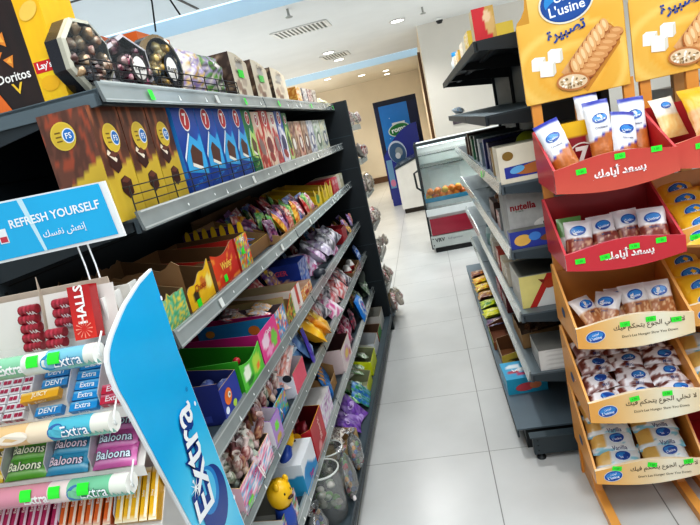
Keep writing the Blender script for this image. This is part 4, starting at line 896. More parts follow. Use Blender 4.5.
# ---------------------------------------------------------------- packs on the further gondola
PF = bag_protos([('#e4dcd4', '#8a3a3a'), ('#d8d0c4', '#6a5a4a'), ('#ece4e0', '#c84a4a'), ('#c8bca8', '#4a4a44')], .12, .15, .06, 'snack_bag', ('Mix',), .55, 6)
for zi, z in enumerate((1.62, 1.36, 1.1, .84, .58, .32, .11)):
    d = -.06 if z > .2 else -.1
    small_bags(6, PF, (1.9, 2.25), (d-.07, d-.01), (z+.06, z+.08), ['topmost', 'second', 'third', 'fourth', 'fifth', 'sixth', 'lowest'][zi]+' row of pale snack bags jutting past the dark end panel', 'pale snack bags beyond the end panel, '+['topmost', 'second', 'third', 'fourth', 'fifth', 'sixth', 'lowest'][zi]+' row', seed=20+zi, tilt=1.3, sc=(.55, .85))
oc('sweet_carton', 'small open tan carton jutting out by the floor beyond the end panel', 'open carton', .11, -.08, 2.15, .2, .2, .12, .16, '#c8b08a', '#9a7c54', mat='card')
# ================================================================ gum display at the gondola end
gd = empty('gum_display', 'white tiered chewing gum display with a sky blue side board', 'display stand', (0, 0, 0))
BL = '#17aee6'
XS = -.6
side = [(-1.388, 1.416), (-1.43, 1.41), (-1.467, 1.398), (-1.51, 1.384), (-1.546, 1.366), (-1.575, 1.35), (-1.598, 1.333), (-1.608, 1.316), (-1.611, 1.297), (-1.609, 1.265), (-1.6, 1.234), (-1.566, 1.08), (-1.533, .939), (-1.49, .76), (-1.33, .76), (-1.384, 1.239)]
m = MB()
m.prism([(XS-.006, y, z) for y, z in side], (.006, 0, 0), '#f2f6f8', '#f4f7f9')
cen = (-1.45, 1.1)
inn = [(y+(cen[0]-y)*.035, z+(cen[1]-z)*.012) for y, z in side]
ins = inn
def seg(n=40):
    pass
# painted face: a radial wash of blue toward the emblem
def pcol(y, z):
    d = math.hypot((y+1.44)*1.1, z-.9); return mixc('#6fd6f4', BL, min(1, max(0, (d-.07)/.16)))
pts = ins
rows = 30; zt, zb = 1.412, .765
def span(z):
    xs = []
    for i in range(len(pts)):
        a, b = pts[i], pts[(i+1) % len(pts)]
        if (a[1]-z)*(b[1]-z) < 0: xs.append(a[0]+(b[0]-a[0])*(z-a[1])/(b[1]-a[1]))
    return (min(xs), max(xs)) if len(xs) >= 2 else None
prev = None
for i in range(rows*2+1):
    z = zb+(zt-zb)*i/(rows*2); s = span(z)
    if s and prev:
        n = 6
        for k in range(n):
            ya, yb_ = prev[1][0]+(prev[1][1]-prev[1][0])*k/n, prev[1][0]+(prev[1][1]-prev[1][0])*(k+1)/n
            yc, yd = s[0]+(s[1]-s[0])*k/n, s[0]+(s[1]-s[0])*(k+1)/n
            P = [(XS+.0012, ya, prev[0]), (XS+.0012, yb_, prev[0]), (XS+.0012, yd, z), (XS+.0012, yc, z)]
            m.face(P, [pcol(p[1], p[2]) for p in P])
    if s: prev = (z, s)
pl = m.plane((XS+.0015, 0, 0), (0, 1, 0), (0, 0, 1))
m.oval(pl, -1.425, .915, .062, .072, '#123f8e', 0, .0005, 32); m.oval(pl, -1.437, .945, .045, .05, '#1f8ad0', .2, .0008, 28); m.oval(pl, -1.44, .95, .035, .04, '#5cc4ec', .2, .0011, 24)
ang = math.atan2(1.15-.90, -1.413+1.437)
for kk, cc, bb in ((0, '#14408e', .06), (.0012, '#f6fafc', .012)):
    m.text('Extra', pl, -1.46, 1.03, .078, cc, bb, ang, .0016+kk)
m.poly(pl, [(-1.49+.0, 1.0), (-1.486, 1.004), (-1.482, 1.0), (-1.486, .996)], '#ffffff', .003)
for k in range(4):
    a = k*PI/4; m.poly(pl, [(-1.485+.022*math.cos(a), .985+.022*math.sin(a)), (-1.485+.002*math.cos(a+1.57), .985+.002*math.sin(a+1.57)), (-1.485-.022*math.cos(a), .985-.022*math.sin(a)), (-1.485-.002*math.cos(a+1.57), .985-.002*math.sin(a+1.57))], '#f4fcff', .0035)
m.text('\u00ae', pl, -1.405, 1.16, .01, '#14408e', 0, ang, .002)
for y, z in ((-1.395, 1.355), (-1.392, 1.12), (-1.35, .86)): m.oval(pl, y, z, .004, .005, '#eaf6fb', 0, .003)
m.build('side_board', 'gloss', gd)
X0 = -1.2; W = XS-X0-.006
def tierpt(yf, zf, ang, s): return (yf+s*math.cos(ang), zf+s*math.sin(ang))
TIERS = [(-1.535, 1.345, 1.33, .085), (-1.585, 1.225, .72, .13), (-1.595, 1.115, .72, .13), (-1.60, 1.0, .80, .14)]
m = MB()
m.box((X0, -1.4, .76), (XS-.006, -1.395, 1.30), '#ece9e4'); m.box((XS-.03, -1.53, 1.33), (XS-.026, -1.41, 1.405), '#e6e4e0'); m.box((XS-.07, -1.47, 1.33), (XS-.006, -1.466, 1.41), '#dedad4')
for yf, zf, an, L_ in TIERS:
    a = tierpt(yf, zf, an, 0); b = tierpt(yf, zf, an, L_)
    m.face([(X0, a[0], a[1]), (XS-.006, a[0], a[1]), (XS-.006, b[0], b[1]), (X0, b[0], b[1])], '#dcd8d2')
    m.face([(X0, a[0], a[1]-.02), (XS-.006, a[0], a[1]-.02), (XS-.006, a[0], a[1]), (X0, a[0], a[1])], '#f0eeea')
m.build('tier_body', 'plastic', gd)
for i, (yf, zf, an, L_) in enumerate(TIERS):
    for x in {0: (-.748, -.90), 1: (-.79, -.715, -.655), 2: (-.884, -.795, -.706), 3: (-.805, -.738, -.693)}[i]:
        a = tierpt(yf, zf, an, .0); b = tierpt(yf, zf, an, L_); h = .05 if i else .035; m = MB()
        m.prism([(x, a[0], a[1]), (x, b[0], b[1]), (x, b[0], b[1]+h), (x, a[0], a[1]+h*.6)], (.002, 0, 0), '#b3a494' if i == 0 else '#cfccd0'); m.build('divider', 'plastic', gd)
# back board of the top tier, the tall card with worn edge
m = MB(); m.box((X0, -1.505, 1.34), (-.62, -1.502, 1.437), '#c2b2a2'); m.build('back_card', 'card', gd)
TC = [[('#8ac4a0', 'Extra'), ('#e4e0da', None), ('#7ab8cc', 'Extra')], [('#eac48e', 'Extra'), ('#f0dcc0', None), ('#56b8cc', 'Extra')], [('#d894a4', 'Extra'), ('#e8dcd4', None), ('#7cc49c', 'Extra')], [('#c8a0c0', 'Extra'), ('#e0e0e0', None), ('#8ab8d8', 'Extra')]]
ENDS = [(-1.602, 1.332), (-1.622, 1.218), (-1.632, 1.108)]
for i, (yc, zc) in enumerate(ENDS):
    m = MB(); r = .0185; n = 16; L0 = X0; L1 = XS-.012
    segs = [(-1.2, -.745, TC[i][0][0]), (-.745, -.70, '#dfe6dc'), (-.70, -.63, TC[i][2][0]), (-.63, L1, '#e4e4da')] if i == 0 else \
           [(-1.2, -.765, TC[i][0][0]), (-.765, -.722, '#efdcc0'), (-.722, -.645, TC[i][2][0]), (-.645, L1, '#e4e4d8')]
    if i == 2: segs = [(-1.2, -.76, TC[i][0][0]), (-.76, -.722, '#ead8d4'), (-.722, -.643, TC[i][2][0]), (-.643, L1, '#e2e6da')]
    for x0, x1, c in segs: m.tube([(x0, yc, zc), (x1, yc, zc)], r, c, n, cap=False)
    m.oval(lambda x, y, k=0: Vector((L1, yc+x, zc+y)), 0, 0, r, r, '#f2f2ec', n=16)
    def cyl(x, s, k=0, yc=yc, zc=zc, r=r):           # wrap (x, arc length) round the tube, facing the aisle end
        a = s/r; rr = r+.0006+k
        return Vector((x, yc-rr*math.cos(a-.0+.15), zc+rr*math.sin(a+.15)))
    def txt(t, x, s, h, col, bold, k):
        vs, fs, w, hh = text_poly(t, bold); sc = h/hh; b = len(m.v)
        for a, c in vs: m.v.append(tuple(cyl(x+a*sc, s+c*sc, k)))
        for f in fs: m.f.append(tuple(b+q for q in f)); m.c.append([hx(col)]*len(f)); m.sm.append(False)
    xc = (-.662, -.678, -.676)[i]
    m.oval(cyl, xc-.03, .001, .016, .014, ('#2f8fb8', '#3a6aa8', '#4a7ab0')[i], .3, .0002, 20); m.oval(cyl, xc-.026, .001, .012, .0105, TC[i][2][0], .3, .0004, 20)
    txt('Extra', xc+.004, .0, .0185, '#2f7aa8' if i != 2 else '#2f8a6a', .05, .0006); txt('Extra', xc+.004, .0, .0175, '#f4f8fa', .01, .0009)
    if i != 1: txt('Extra' if i == 0 else 'Extra', -.765 if i == 0 else -.782, .0, .017, '#f4f4f0', .03, .0006)
    else:
        m.oval(cyl, -.79, .0, .03, .01, '#f6ead8', .1, .0004)
    for k in range(3): m.grid(lambda u, v, k=k: cyl(L1-.05+.016*k+.014*u, -.016+.007*v+.003*math.sin(9*u+k), .0004), 4, 3, '#8ac4b4')
    for k in range(7): m.poly(cyl, [(L1-.045+.008*k, -.014), (L1-.037+.008*k, -.014), (L1-.041+.008*k, -.004-.004*(k % 2))], '#8ac4b4', .0004)
    for x in ((-.722, -.682), (), (-.80, -.745, -.69))[i]:
        m.grid(lambda u, v, x=x: cyl(x-.011+.022*u, -.002+.018*v, .0018), 2, 6, GREEN)
    m.build('label_tube', 'gloss', gd)
    m = MB(); e = L1-.002
    m.tube([(e, yc, zc), (e+.008, yc-.006, zc-.004), (e+.009, yc-.008, zc+.012), (e+.004, yc+.02, zc+.03)], .0016, '#eef0ef', 6); m.build('wire_hook', 'plastic', gd)
# header sign on two white wires
m = MB(); SY = -1.5; sgn = [(-.90, 1.496), (-.566, 1.500), (-.573, 1.598), (-.90, 1.606)]
m.prism([(x, SY+.006, z) for x, z in sgn], (0, -.006, 0), '#eef1f2'); 
ps = m.plane((0, SY, 0), (1, 0, 0), (0, 0, 1), .0012)
m.poly(ps, [(-.898, 1.5), (-.576, 1.506), (-.583, 1.596), (-.898, 1.602)], '#1db4ea')
m.poly(ps, [(-.722, 1.503), (-.716, 1.503), (-.731, 1.6), (-.742, 1.6)], '#c8ecf8', .0003)
m.text('REFRESH YOURSELF', ps, -.682, 1.562, .02, '#f4fbff', .022, .012, .0008, wmax=.178)
m.text(arabic('إنعش نفسك'), ps, -.672, 1.530, .02, '#f0faff', .012, .012, .0008, wmax=.085)
m.rect(ps, -.80, 1.53, -.782, 1.556, '#f0f4f6', .0006); m.rect(ps, -.798, 1.532, -.784, 1.542, '#c83a4a', .0009)
m.build('header_sign', 'gloss', gd)
m = MB()
for x in (-.665, -.645): m.tube([(x, SY+.008, 1.50), (x+.002, SY+.009, 1.46), (x+.008, SY-.0, 1.436), (x+.008, SY-.0, 1.40)], .0016, '#e8eced', 6)
m.build('sign_wire', 'plastic', gd)

# packs on the display
def stick(lx, ly, lz, c, word, wc, mat='foil'):
    m = MB(); m.box((-lx/2, -ly/2, 0), (lx/2, ly/2, lz), {'*': c, 'pz': lambda u, v: mixc(c, '#ffffff', .0 if v < .75 else .35)}, 6)
    m.text(word, m.plane((0, 0, lz), (1, 0, 0), (0, 1, 0)), 0, 0, ly*.62, wc, .02, 0, .0006, wmax=lx*.8)
    m.text(word, m.plane((0, -ly/2, lz/2), (1, 0, 0), (0, 0, 1)), 0, 0, lz*.6, wc, .02, 0, .0006, wmax=lx*.8); return m.build('gum_pack', mat)
def on_tier(i, x, s, lift=0): 
    yf, zf, an, L_ = TIERS[i]; y, z = tierpt(yf, zf, an, s); return (x, y-lift*math.sin(an), z+lift*math.cos(an)), (an, 0, 0)
def fill(proto, i, xs, ss, label, group, cat='gum pack', dr=0, lift=0, q=random.Random(5)):
    for x in xs:
        for s in ss:
            loc, rot = on_tier(i, x+q.uniform(-.0015, .0015), s, lift); rot = (rot[0], 0, dr+q.uniform(-.05, .05))
            if proto.get('used'): dup(proto, loc, rot, label, group)
            else: tag(proto, label, cat, group); proto.location = loc; proto.rotation_euler = rot; proto['used'] = 1
def roll(word='HA'):
    m = MB(); r = .0085; m.tube([(-.017, 0, r), (.017, 0, r)], r, lambda t: '#8f1c2c', 10)
    for k, c in ((-.014, '#a8303f'), (-.006, '#b84050'), (.002, '#a8303f')): m.tube([(k, 0, r), (k+.004, 0, r)], r*1.04, c, 10, cap=False)
    m.text(word, m.plane((0, -r*.7, r*1.75), (1, 0, 0), (0, .75, .65)), .01, 0, .009, '#f8f0f0', .04, 0, .001); o = m.build('sweet_roll', 'foil'); return o
r1 = roll(); fill(r1, 0, (-.772,), [-.002+.0165*k for k in range(5)], 'crimson sweet roll in the left stack on the top tier', 'crimson rolls in the stack beside the plain partition', 'sweet roll')
fill(r1, 0, (-.703,), [.032+.0165*k for k in range(3)], 'crimson sweet roll stacked behind the red cough drop box', 'crimson rolls stacked beside the red upright box', 'sweet roll')
fill(r1, 0, (-.712,), [-.002, .015], 'crimson sweet roll lying at the front beside the red upright box', 'two front crimson rolls beside the red upright box', 'sweet roll', lift=.016)
m = MB(); m.box((-.021, -.046, 0), (.021, .046, .022), {'*': '#a81a20', 'pz': lambda u, v: mixc('#e0301e', '#b01820', v)}, 10)
pz = m.plane((0, 0, .022), (1, 0, 0), (0, 1, 0)); m.text('HALLS', pz, .0, .014, .018, '#f8f4f2', .03, PI/2, .0006)
for k in range(12): a = k*PI/6; m.poly(pz, [(.0+.004*math.cos(a), -.028+.004*math.sin(a)), (.016*math.cos(a+.08), -.028+.016*math.sin(a+.08)), (.016*math.cos(a-.08), -.028+.016*math.sin(a-.08))], '#f4a08a', .0006)
loc, rot = on_tier(0, -.652, .042, .01); tag(m.build('cough_drop_box', 'gloss', None, loc, rot), 'red cough drop box reading HALLS upward, propped on the top tier', 'sweet box')
m = MB(); m.box((-.03, -.02, 0), (.03, .02, .002), '#e6e6e2'); loc, rot = on_tier(0, -.63, .03, .01); 
g1b = stick(.02, .0145, .012, '#eceaee', '\u25a0\u25a0', '#b02a52')
fill(g1b, 1, (-.905, -.882, -.859, -.836, -.813), [.008+.0165*k for k in range(6)], 'small white and pink gum piece in the crowded block on the second tier', 'small white and pink gum packs on the second tier')
g2 = stick(.05, .016, .012, '#2a8fd4', 'DENT', '#f0f8ff'); fill(g2, 1, (-.755,), [.008, .06, .08], 'mid blue gum pack under and above the yellow one', 'mid blue gum packs around the yellow pack')
g3 = stick(.068, .017, .014, '#f0b02a', 'JUICY', '#fff8e0'); fill(g3, 1, (-.768,), [.032], 'orange yellow gum pack lying across the mid blue ones', None, lift=.014, dr=.1)
g4 = stick(.052, .0165, .012, '#1f9ade', 'Extra', '#f4faff'); fill(g4, 1, (-.685,), [.008+.019*k for k in range(6)], 'bright blue gum pack stacked in its own narrow column on the second tier', 'column of bright blue gum packs on the second tier')
g5 = stick(.05, .017, .014, '#d02a4a', 'Extra', '#f8e8ec'); fill(g5, 1, (-.628,), [.012, .03], 'raspberry red gum pack next to the side board', 'two raspberry red gum packs next to the side board', dr=.08)
def bub(c, word, tc):
    return pillow(.084, .04, .02, lambda u, v: mixc(c, '#ffffff', .35 if .15 < v < .3 else .0), c, .04, lambda m, s: [m.text(word, s, 0, .001, .02, '#20304a', .06, 0, .0012, wmax=.07), m.text(word, s, 0, .001, .019, tc, .02, 0, .0016, wmax=.068)], n=(12, 8), wr=.15).build('bubble_gum', 'foil')
b1 = bub('#5fae3a', 'Baloons', '#eef8d8'); fill(b1, 2, (-.838,), [.02, .05, .08], 'leaf green bubble gum pack on the third tier', 'leaf green bubble gum packs', 'bubble gum', lift=.006)
b2 = bub('#3aa0c8', 'Baloons', '#f0e0f0'); fill(b2, 2, (-.752,), [.02, .05, .08], 'turquoise bubble gum pack on the third tier', 'turquoise bubble gum packs', 'bubble gum', lift=.006)
b3 = bub('#d86ab0', 'Baloona', '#eaf4ff'); fill(b3, 2, (-.66,), [.02, .05, .08], 'pink bubble gum pack beside the side board', 'pink bubble gum packs', 'bubble gum', lift=.006)
b4 = bub('#e8c82a', 'Baloons', '#fff8d8'); fill(b4, 2, (-.926,), [.02, .05, .08], 'yellow bubble gum pack at the edge of the third tier', 'yellow bubble gum packs', 'bubble gum', lift=.006)
def vs(c, c2, word):
    m = MB(); m.box((-.0075, -.045, 0), (.0075, .045, .02), {'*': mixc(c, '#200810', .25), 'pz': lambda u, v: c2 if .88 < v or v < .12 else c}, 8); pz = m.plane((0, 0, .02), (1, 0, 0), (0, 1, 0)); m.rect(pz, .001, -.04, .0065, .035, c2, .0004); m.text(word, pz, -.0028, .0, .0055, '#f6f0ea', .02, PI/2, .0009, wmax=.06); return m.build('gum_pack', 'foil')
v1 = vs('#b82a62', '#e8d0dc', 'Extra'); fill(v1, 3, [-.93+.0165*k for k in range(8)], [.05], 'raspberry purple gum stick pack standing on the lowest tier', 'raspberry purple gum packs on the lowest tier')
v2 = vs('#e06a22', '#f4e0cc', 'Extra'); fill(v2, 3, [-.795+.0178*k for k in range(6)], [.05], 'orange gum stick pack standing on the lowest tier', 'orange gum packs on the lowest tier')
v3 = vs('#f0b81e', '#fbf2d8', 'Juicy'); fill(v3, 3, [-.682+.0165*k for k in range(5)], [.05], 'yellow gum stick pack standing by the side board', 'yellow gum packs on the lowest tier')

# ================================================================ goods on the right gondola
def rbox(name, label, cat, d, y0, sh, dep, w, h, paint, marks=None, mat='print', group=None, dz=0):
    # x from 0 (aisle face, local -x) to dep; y0 near side
    m = MB(); m.box((0, 0, 0), (dep, w, h), paint, 14)
    if marks: marks(m, m.plane((0, 0, 0), (1, 0, 0), (0, 0, 1)), m.plane((0, w, 0), (0, -1, 0), (0, 0, 1)))
    o = m.build(name, mat, None, RG(d, y0, sh+.001+dz)); return tag(o, label, cat, group)
Y1, Y2, Y3, Y4, Y5, Y6 = ZR
rbox('gift_carton', 'red and gold gift carton standing highest on the top right shelf', 'gift box', .0, .02, Y1, .085, .1, .125, {'*': '#c89a4a', 'ny': blobs([(.75, .5, .22, .35, '#d8b070'), (.65, .7, .16, .2, '#e8c8a0')], lambda u, v: '#d0202c' if u < .75+.15*math.sin(v*5) else '#c8a050'), 'nx': '#d8c090'})
for i, (y, c, h, lab) in enumerate(((.3, '#e8c84a', .085, 'yellow and white box behind the red and gold carton'), (.62, '#e6e0d0', .08, 'cream box on the top right shelf'), (.95, '#e8b84a', .075, 'small mustard box on the top right shelf'), (1.2, '#ece4cc', .07, 'ivory box near the end of the top right shelf'))):
    rbox('food_box', lab, 'box', .0, y, Y1, .2, .18, h, {'*': c, 'nx': confetti((c, '#f6f0e0', mixc(c, '#c87a2a', .3)), 5, i)})
m = MB(); m.lathe([(.002, 0), (.04, 0), (.042, .06), (.03, .085), (.03, .1)], '#e6eaec', n=14); m.lathe([(.032, .1), (.032, .125), (.002, .127)], '#2a8ac8', n=14); tag(m.build('cream_jar', 'plastic', None, RG(.04, 1.6, Y1)), 'white jar with a blue lid at the far end of the top right shelf', 'jar')
m = pillow(.16, .1, .05, confetti(('#dfe4e8', '#7ab0d8', '#eef0f0'), 5, 3), '#dfe4e8', .08, lambda m, s: m.text('Milk', s, 0, 0, .03, '#2a78c0', .03), seed=4); tag(m.build('snack_bag', 'foil', None, RG(.06, 2.6, Y2+.03), (.3, 0, 1.4)), 'white and blue bag alone on the empty second right shelf', 'snack bag')
# third shelf: row of chocolate cartons then a white carton
cols = [('#4a3226', '#8a6a3a'), ('#3a2620', '#b08a5a'), ('#2f3a2a', '#5a7a4a'), ('#1f5a3a', '#7ab08a'), ('#3a4a4a', '#c8d0d0'), ('#d8dcdc', '#8a9aa8'), ('#7a8a98', '#e0e4e6'), ('#22285a', '#6a74b8'), ('#2a2440', '#8a80b0'), ('#c8a878', '#5a3a4a')]
nm = ['dark brown', 'umber', 'moss green', 'emerald green', 'slate', 'white', 'grey blue', 'navy', 'indigo', 'tan and purple']
for i, (a, b) in enumerate(cols):
    y = .28+(9-i)*.165; h = .13+.012*((i*5) % 3)
    rbox('chocolate_carton', nm[i]+' chocolate carton standing in the row on the third right shelf', 'chocolate box', .02+.005*(i % 3), y, Y3, .26, .045+.02*(i % 3), h, {'*': a, 'nx': confetti((a, b, a), 7, i), 'ny': blobs([(.5, .5, .3, .3, b)], a), 'pz': mixc(a, '#000000', .3)}, lambda m, pn, pp, b=b: m.text('Choc', pn, .13, .09, .024, mixc(b, '#ffffff', .5), .01))
m = MB(); m.oval(m.plane((0, 0, 0), (1, 0, 0), (0, 0, 1)), 0, 0, .05, .05, '#b8c83a'); 
m = MB(); m.lathe([(.002, 0), (.05, .0), (.05, .012), (.002, .014)], '#b4c02e', n=20); tag(m.build('round_tin', 'plastic', None, RG(.17, .19, Y3+.13), (1.4, 0, 0)), 'lime green round tin leaning among the cartons', 'tin')
m = pillow(.05, .14, .01, '#d8d4d0', '#c8c4c0', .05, None); tag(m.build('price_card', 'clear', None, RG(.27, .16, Y3+.14), (1.2, .3, .2)), 'clear card sleeve standing tilted among the cartons', 'card')
def mk_w1(m, pn, pp):
    m.poly(pn, [(.02, .02), (.3, .02), (.3, .08), (.02, .065)], '#2a3a9a', .0004); m.oval(pn, .16, .05, .1, .022, '#b8703a', .1, .0008); m.oval(pn, .07, .05, .03, .014, '#6ab0e0', .2, .0008); m.oval(pn, .23, .055, .045, .014, '#e8b07a', .3, .0012)
    m.oval(pn, .04, .11, .022, .018, '#8a6a2a', 0, .0008); m.oval(pn, .25, .125, .03, .018, '#2f5ac0', 0, .0008)
rbox('biscuit_carton', 'cream wafer carton with blue banner, near end of the third right shelf', 'biscuit box', .005, -.05, Y3, .33, .14, .15, {'*': '#e4dcc8', 'pz': '#cfc8b4', 'nx': '#e0d8c4'}, mk_w1)
# fourth shelf
rbox('chocolate_carton', 'dark chocolate brown open display on the fourth right shelf', 'chocolate box', .02, .55, Y4, .3, .2, .11, {'*': '#3a221c', 'pz': confetti(('#4a2a22', '#6a4030', '#2a1814'), 6, 1), 'nx': '#5a3228'})
for i in range(6):
    m = MB(); m.box((0, 0, 0), (.13, .03, .018), confetti(('#5a2a22', '#7a3a2c', '#c89a6a'), 4, i)); tag(m.build('chocolate_bar', 'foil', None, RG(.04+.02*(i % 3), .5+.035*i, Y4+.114+.002*i), (0, 0, .2*(i % 3))), 'brown chocolate bar on the dark chocolate display', 'chocolate bar', 'brown bars on the dark chocolate display')
rbox('biscuit_carton', 'small grey and red carton beside the dark chocolate display', 'biscuit box', .02, .36, Y4, .2, .12, .09, {'*': '#8a8a8a', 'nx': confetti(('#c8b0a8', '#a83a3a', '#d8d0c8'), 5, 2)})
def mk_nut(m, pn, pp):
    m.text('nutella', pn, .065, .165, .03, '#9a1f2a', .03, 0, .0008); m.text('B-ready', pn, .05, .145, .01, '#3a6a4a', .01, 0, .0008, wmax=.05)
    m.oval(pn, .17, .085, .07, .024, '#e4e2dc', .1, .0006); m.text('nutella', pn, .17, .085, .018, '#4a2a1c', .03, .1, .001, wmax=.1)
    for k in range(5): m.rect(pn, .17+.022*k, .2, .182+.022*k, .216, '#3a3a3c', .0006)
    m.rect(pn, .29, .14, .315, .165, '#3a3a3c', .0006)
rbox('spread_carton', 'large grey board carton with dark red lowercase lettering on the fourth right shelf', 'carton', .02, .02, Y4, .34, .24, .235, {'*': '#bcbcb8', 'pz': '#a8a8a4', 'ny': lambda u, v: mixc('#c4c4c0', '#adadaa', nz(u, v, 3))}, mk_nut, 'card')
def mk_w2(m, pn, pp):
    m.oval(pn, .21, .04, .09, .02, '#8a5028', .12, .0006); m.oval(pn, .24, .045, .06, .01, '#c88a5a', .12, .001); m.oval(pn, .05, .035, .035, .024, '#e8b85a', .1, .0006); m.oval(pn, .1, .045, .025, .018, '#4a8ad8', .1, .0008)
rbox('biscuit_carton', 'low blue carton with a sliced wafer picture before the grey carton', 'biscuit box', .005, -.05, Y4, .34, .06, .075, {'*': '#2f3f9c', 'pz': '#6a6a62'}, mk_w2)
# fifth shelf
def bottle(label, loc, c, lid):
    t = empty('drink_bottle', label, 'bottle', loc); m = MB(); m.lathe([(.002, 0), (.034, .002), (.036, .08), (.03, .11), (.022, .125)], lambda q: c if q < .5 else mixc(c, '#ffffff', .5), n=16); m.build('bottle_body', 'plastic', t)
    m = MB(); m.lathe([(.024, .122), (.024, .145), (.002, .146)], lid, n=16); m.build('cap', 'plastic', t)
bottle('pale teal bottle with dark cap at the far part of the fifth right shelf', RG(.05, 1.28, Y5), '#a8ccc8', '#2a5a68'); bottle('cream bottle nearer than the teal one', RG(.05, 1.05, Y5), '#d8d8c0', '#c8ccc0')
for i, (y, a, b, h, lab) in enumerate(((.82, '#c8c0b0', '#8a8478', .12, 'stone grey carton next to the cream bottle'), (.62, '#b84a3a', '#e8d8c0', .12, 'brick red and cream carton on the fifth right shelf'), (.45, '#e0d4bc', '#b08a60', .11, 'beige carton next to the brick red one'), (.33, '#d8ccb8', '#6a5040', .1, 'sand coloured carton near the chicken box'))):
    rbox('food_carton', lab, 'carton', .01, y, Y5, .24, .1, h, {'*': a, 'nx': confetti((a, b, a), 6, i)})
def mk_ch(m, pn, pp):
    m.poly(pn, [(.03, .0), (.06, .0), (.15, .145), (.12, .145)], '#c02a20', .0004); m.poly(pn, [(.0, .0), (.03, .0), (.12, .145), (.0, .145)], '#e8dc8a', .0003)
    m.oval(pn, .13, .1, .032, .02, '#b8401c', .3, .0009); m.oval(pn, .15, .118, .016, .014, '#c8582a', 0, .0012); m.poly(pn, [(.1, .1), (.08, .125), (.11, .118)], '#8a2a14', .001); m.text(arabic('فرايد'), pn, .17, .07, .03, '#8a3a2a', .02, .1, .001)
rbox('food_carton', 'open white carton with a yellow corner, red diagonal and rooster emblem', 'carton', .02, .0, Y5, .3, .27, .145, {'*': '#e4e4e0', 'pz': lambda u, v: '#66665e' if .04 < u < .96 and .04 < v < .96 else '#c8c4b8', 'nx': '#d8d4c8'}, mk_ch)
# sixth shelf
rbox('sweet_carton', 'crimson packet stack on the sixth right shelf', 'carton', .02, .95, Y6, .2, .2, .1, {'*': '#a8283a', 'nx': confetti(('#b83a4a', '#7a1a2a', '#d8a0a0'), 6, 1)}); rbox('sweet_carton', 'maroon carton nearer than the crimson one', 'carton', .02, .72, Y6, .22, .18, .09, {'*': '#6a2a2a', 'nx': confetti(('#7a3a30', '#4a1c1c', '#c8a890'), 6, 2)})
m = tray_mesh(.3, .3, torn(.07, .02, 4), .11, None, None, '#9a7850', '#5a4230'); tag(m.build('food_carton', 'card', None, RG(.02, .36, Y6+.001), (0, 0, PI)), 'torn open brown board carton on the sixth right shelf', 'open carton')
for i in range(6):
    m = MB(); m.box((0, 0, 0), (.1, .03, .03), confetti(('#4a2c1e', '#7a5236', '#a88060'), 5, i)); tag(m.build('chocolate_bar', 'foil', None, RG(.08+.03*(i % 3), .3+.05*(i//2), Y6+.02+.012*(i % 2)), (0, .1, .3*i)), 'brown bar inside the torn brown carton', 'chocolate bar', 'brown bars in the torn brown carton')
rbox('food_carton', 'flat white printed carton with grey top, near end of the sixth right shelf', 'carton', .05, -.045, Y6, .31, .2, .095, {'*': '#d8d8d4', 'pz': '#8f8e88', 'ny': lambda u, v: '#dedcd8' if int(v*9) % 2 or u < .08 else mixc('#dedcd8', '#a8a4a0', .4)}, lambda m, pn, pp: m.text('KEEP DRY', pn, .15, .06, .012, '#8a8680', 0, 0, .0006))
# base deck goods
def m_last(): return [o for o in COL.objects if o.name.startswith('bar_pack')][-1].name
dk = .126
for i, (a, b, lab) in enumerate((('#7a3a24', '#c8802a', 'brown chocolate bar pack'), ('#f0d02a', '#e8742a', 'bright yellow bar pack'), ('#f4dc3a', '#c83a2a', 'yellow and red bar pack'), ('#8a4a1e', '#e8b83a', 'rust brown bar pack'), ('#c8d82a', '#4a8a2a', 'lime yellow wafer pack'), ('#e8e41e', '#b8c83a', 'lemon wafer pack'), ('#2a2a4a', '#8a5a8a', 'dark indigo bar pack'))):
    m = pillow(.17, .1, .03, confetti((a, b, a), 4, i), a, .06, lambda m, s: m.text('Crunch', s, 0, 0, .022, '#fff6d8', .02, .1, .001, wmax=.1), seed=i); tag(m.build('bar_pack', 'foil', None, (.235, 2.42-.2*i, dk+.02), (.0, -.1, .05*((i*3) % 4))), lab+' lying on the right base deck', 'snack pack'); dup(bpy.data.objects[m_last()], (.24, 2.38-.2*i, dk+.05), (.1, -.05, .12*((i*5) % 3)), lab+' on top of its twin, right base deck')
m = tray_mesh(.2, .3, .05, .13, lambda u: .13-.08*u, None, {'*': '#9a5a34', 'px': '#6a8a3a'}, '#6a3c24'); tag(m.build('bar_carton', 'card', None, (.155, .99, dk), (0, 0, PI)), 'rust brown open carton on the right base deck', 'open carton')
m = tray_mesh(.2, .26, .08, .12, None, None, {'*': '#c8a04a', 'px': '#7a5a30', 'py': blobs([(.5, .4, .3, .1, '#5a4420')], '#d8b84a')}, '#7a5030'); tag(m.build('bar_carton', 'print', None, (.17, .7, dk), (0, 0, PI)), 'mustard edged open carton in front of the rust brown one', 'open carton')
def mk_oreo(m, pn, pp):
    m.oval(pn, .09, .035, .05, .022, '#d0505a', .1, .0006); m.oval(pn, .14, .04, .03, .02, '#d8845a', 0, .0009)
m = MB(); m.box((0, 0, 0), (.2, .2, .085), {'*': '#1f94b8', 'pz': blobs([(.3, .7, .2, .12, '#e8f0f4'), (.6, .5, .26, .12, '#e8f0f4'), (.5, .25, .2, .1, '#c83a6a'), (.25, .4, .12, .1, '#c8485a'), (.8, .8, .12, .1, '#b85ab0')], '#4ab0d8'), 'ny': '#2a9fc0'}); mk_oreo(m, m.plane((0, 0, 0), (1, 0, 0), (0, 0, 1)), None)
m.text('bubble', m.plane((0, 0, .085), (1, 0, 0), (0, 1, 0)), .1, .1, .03, '#f4f8fa', .03, .2, .002)
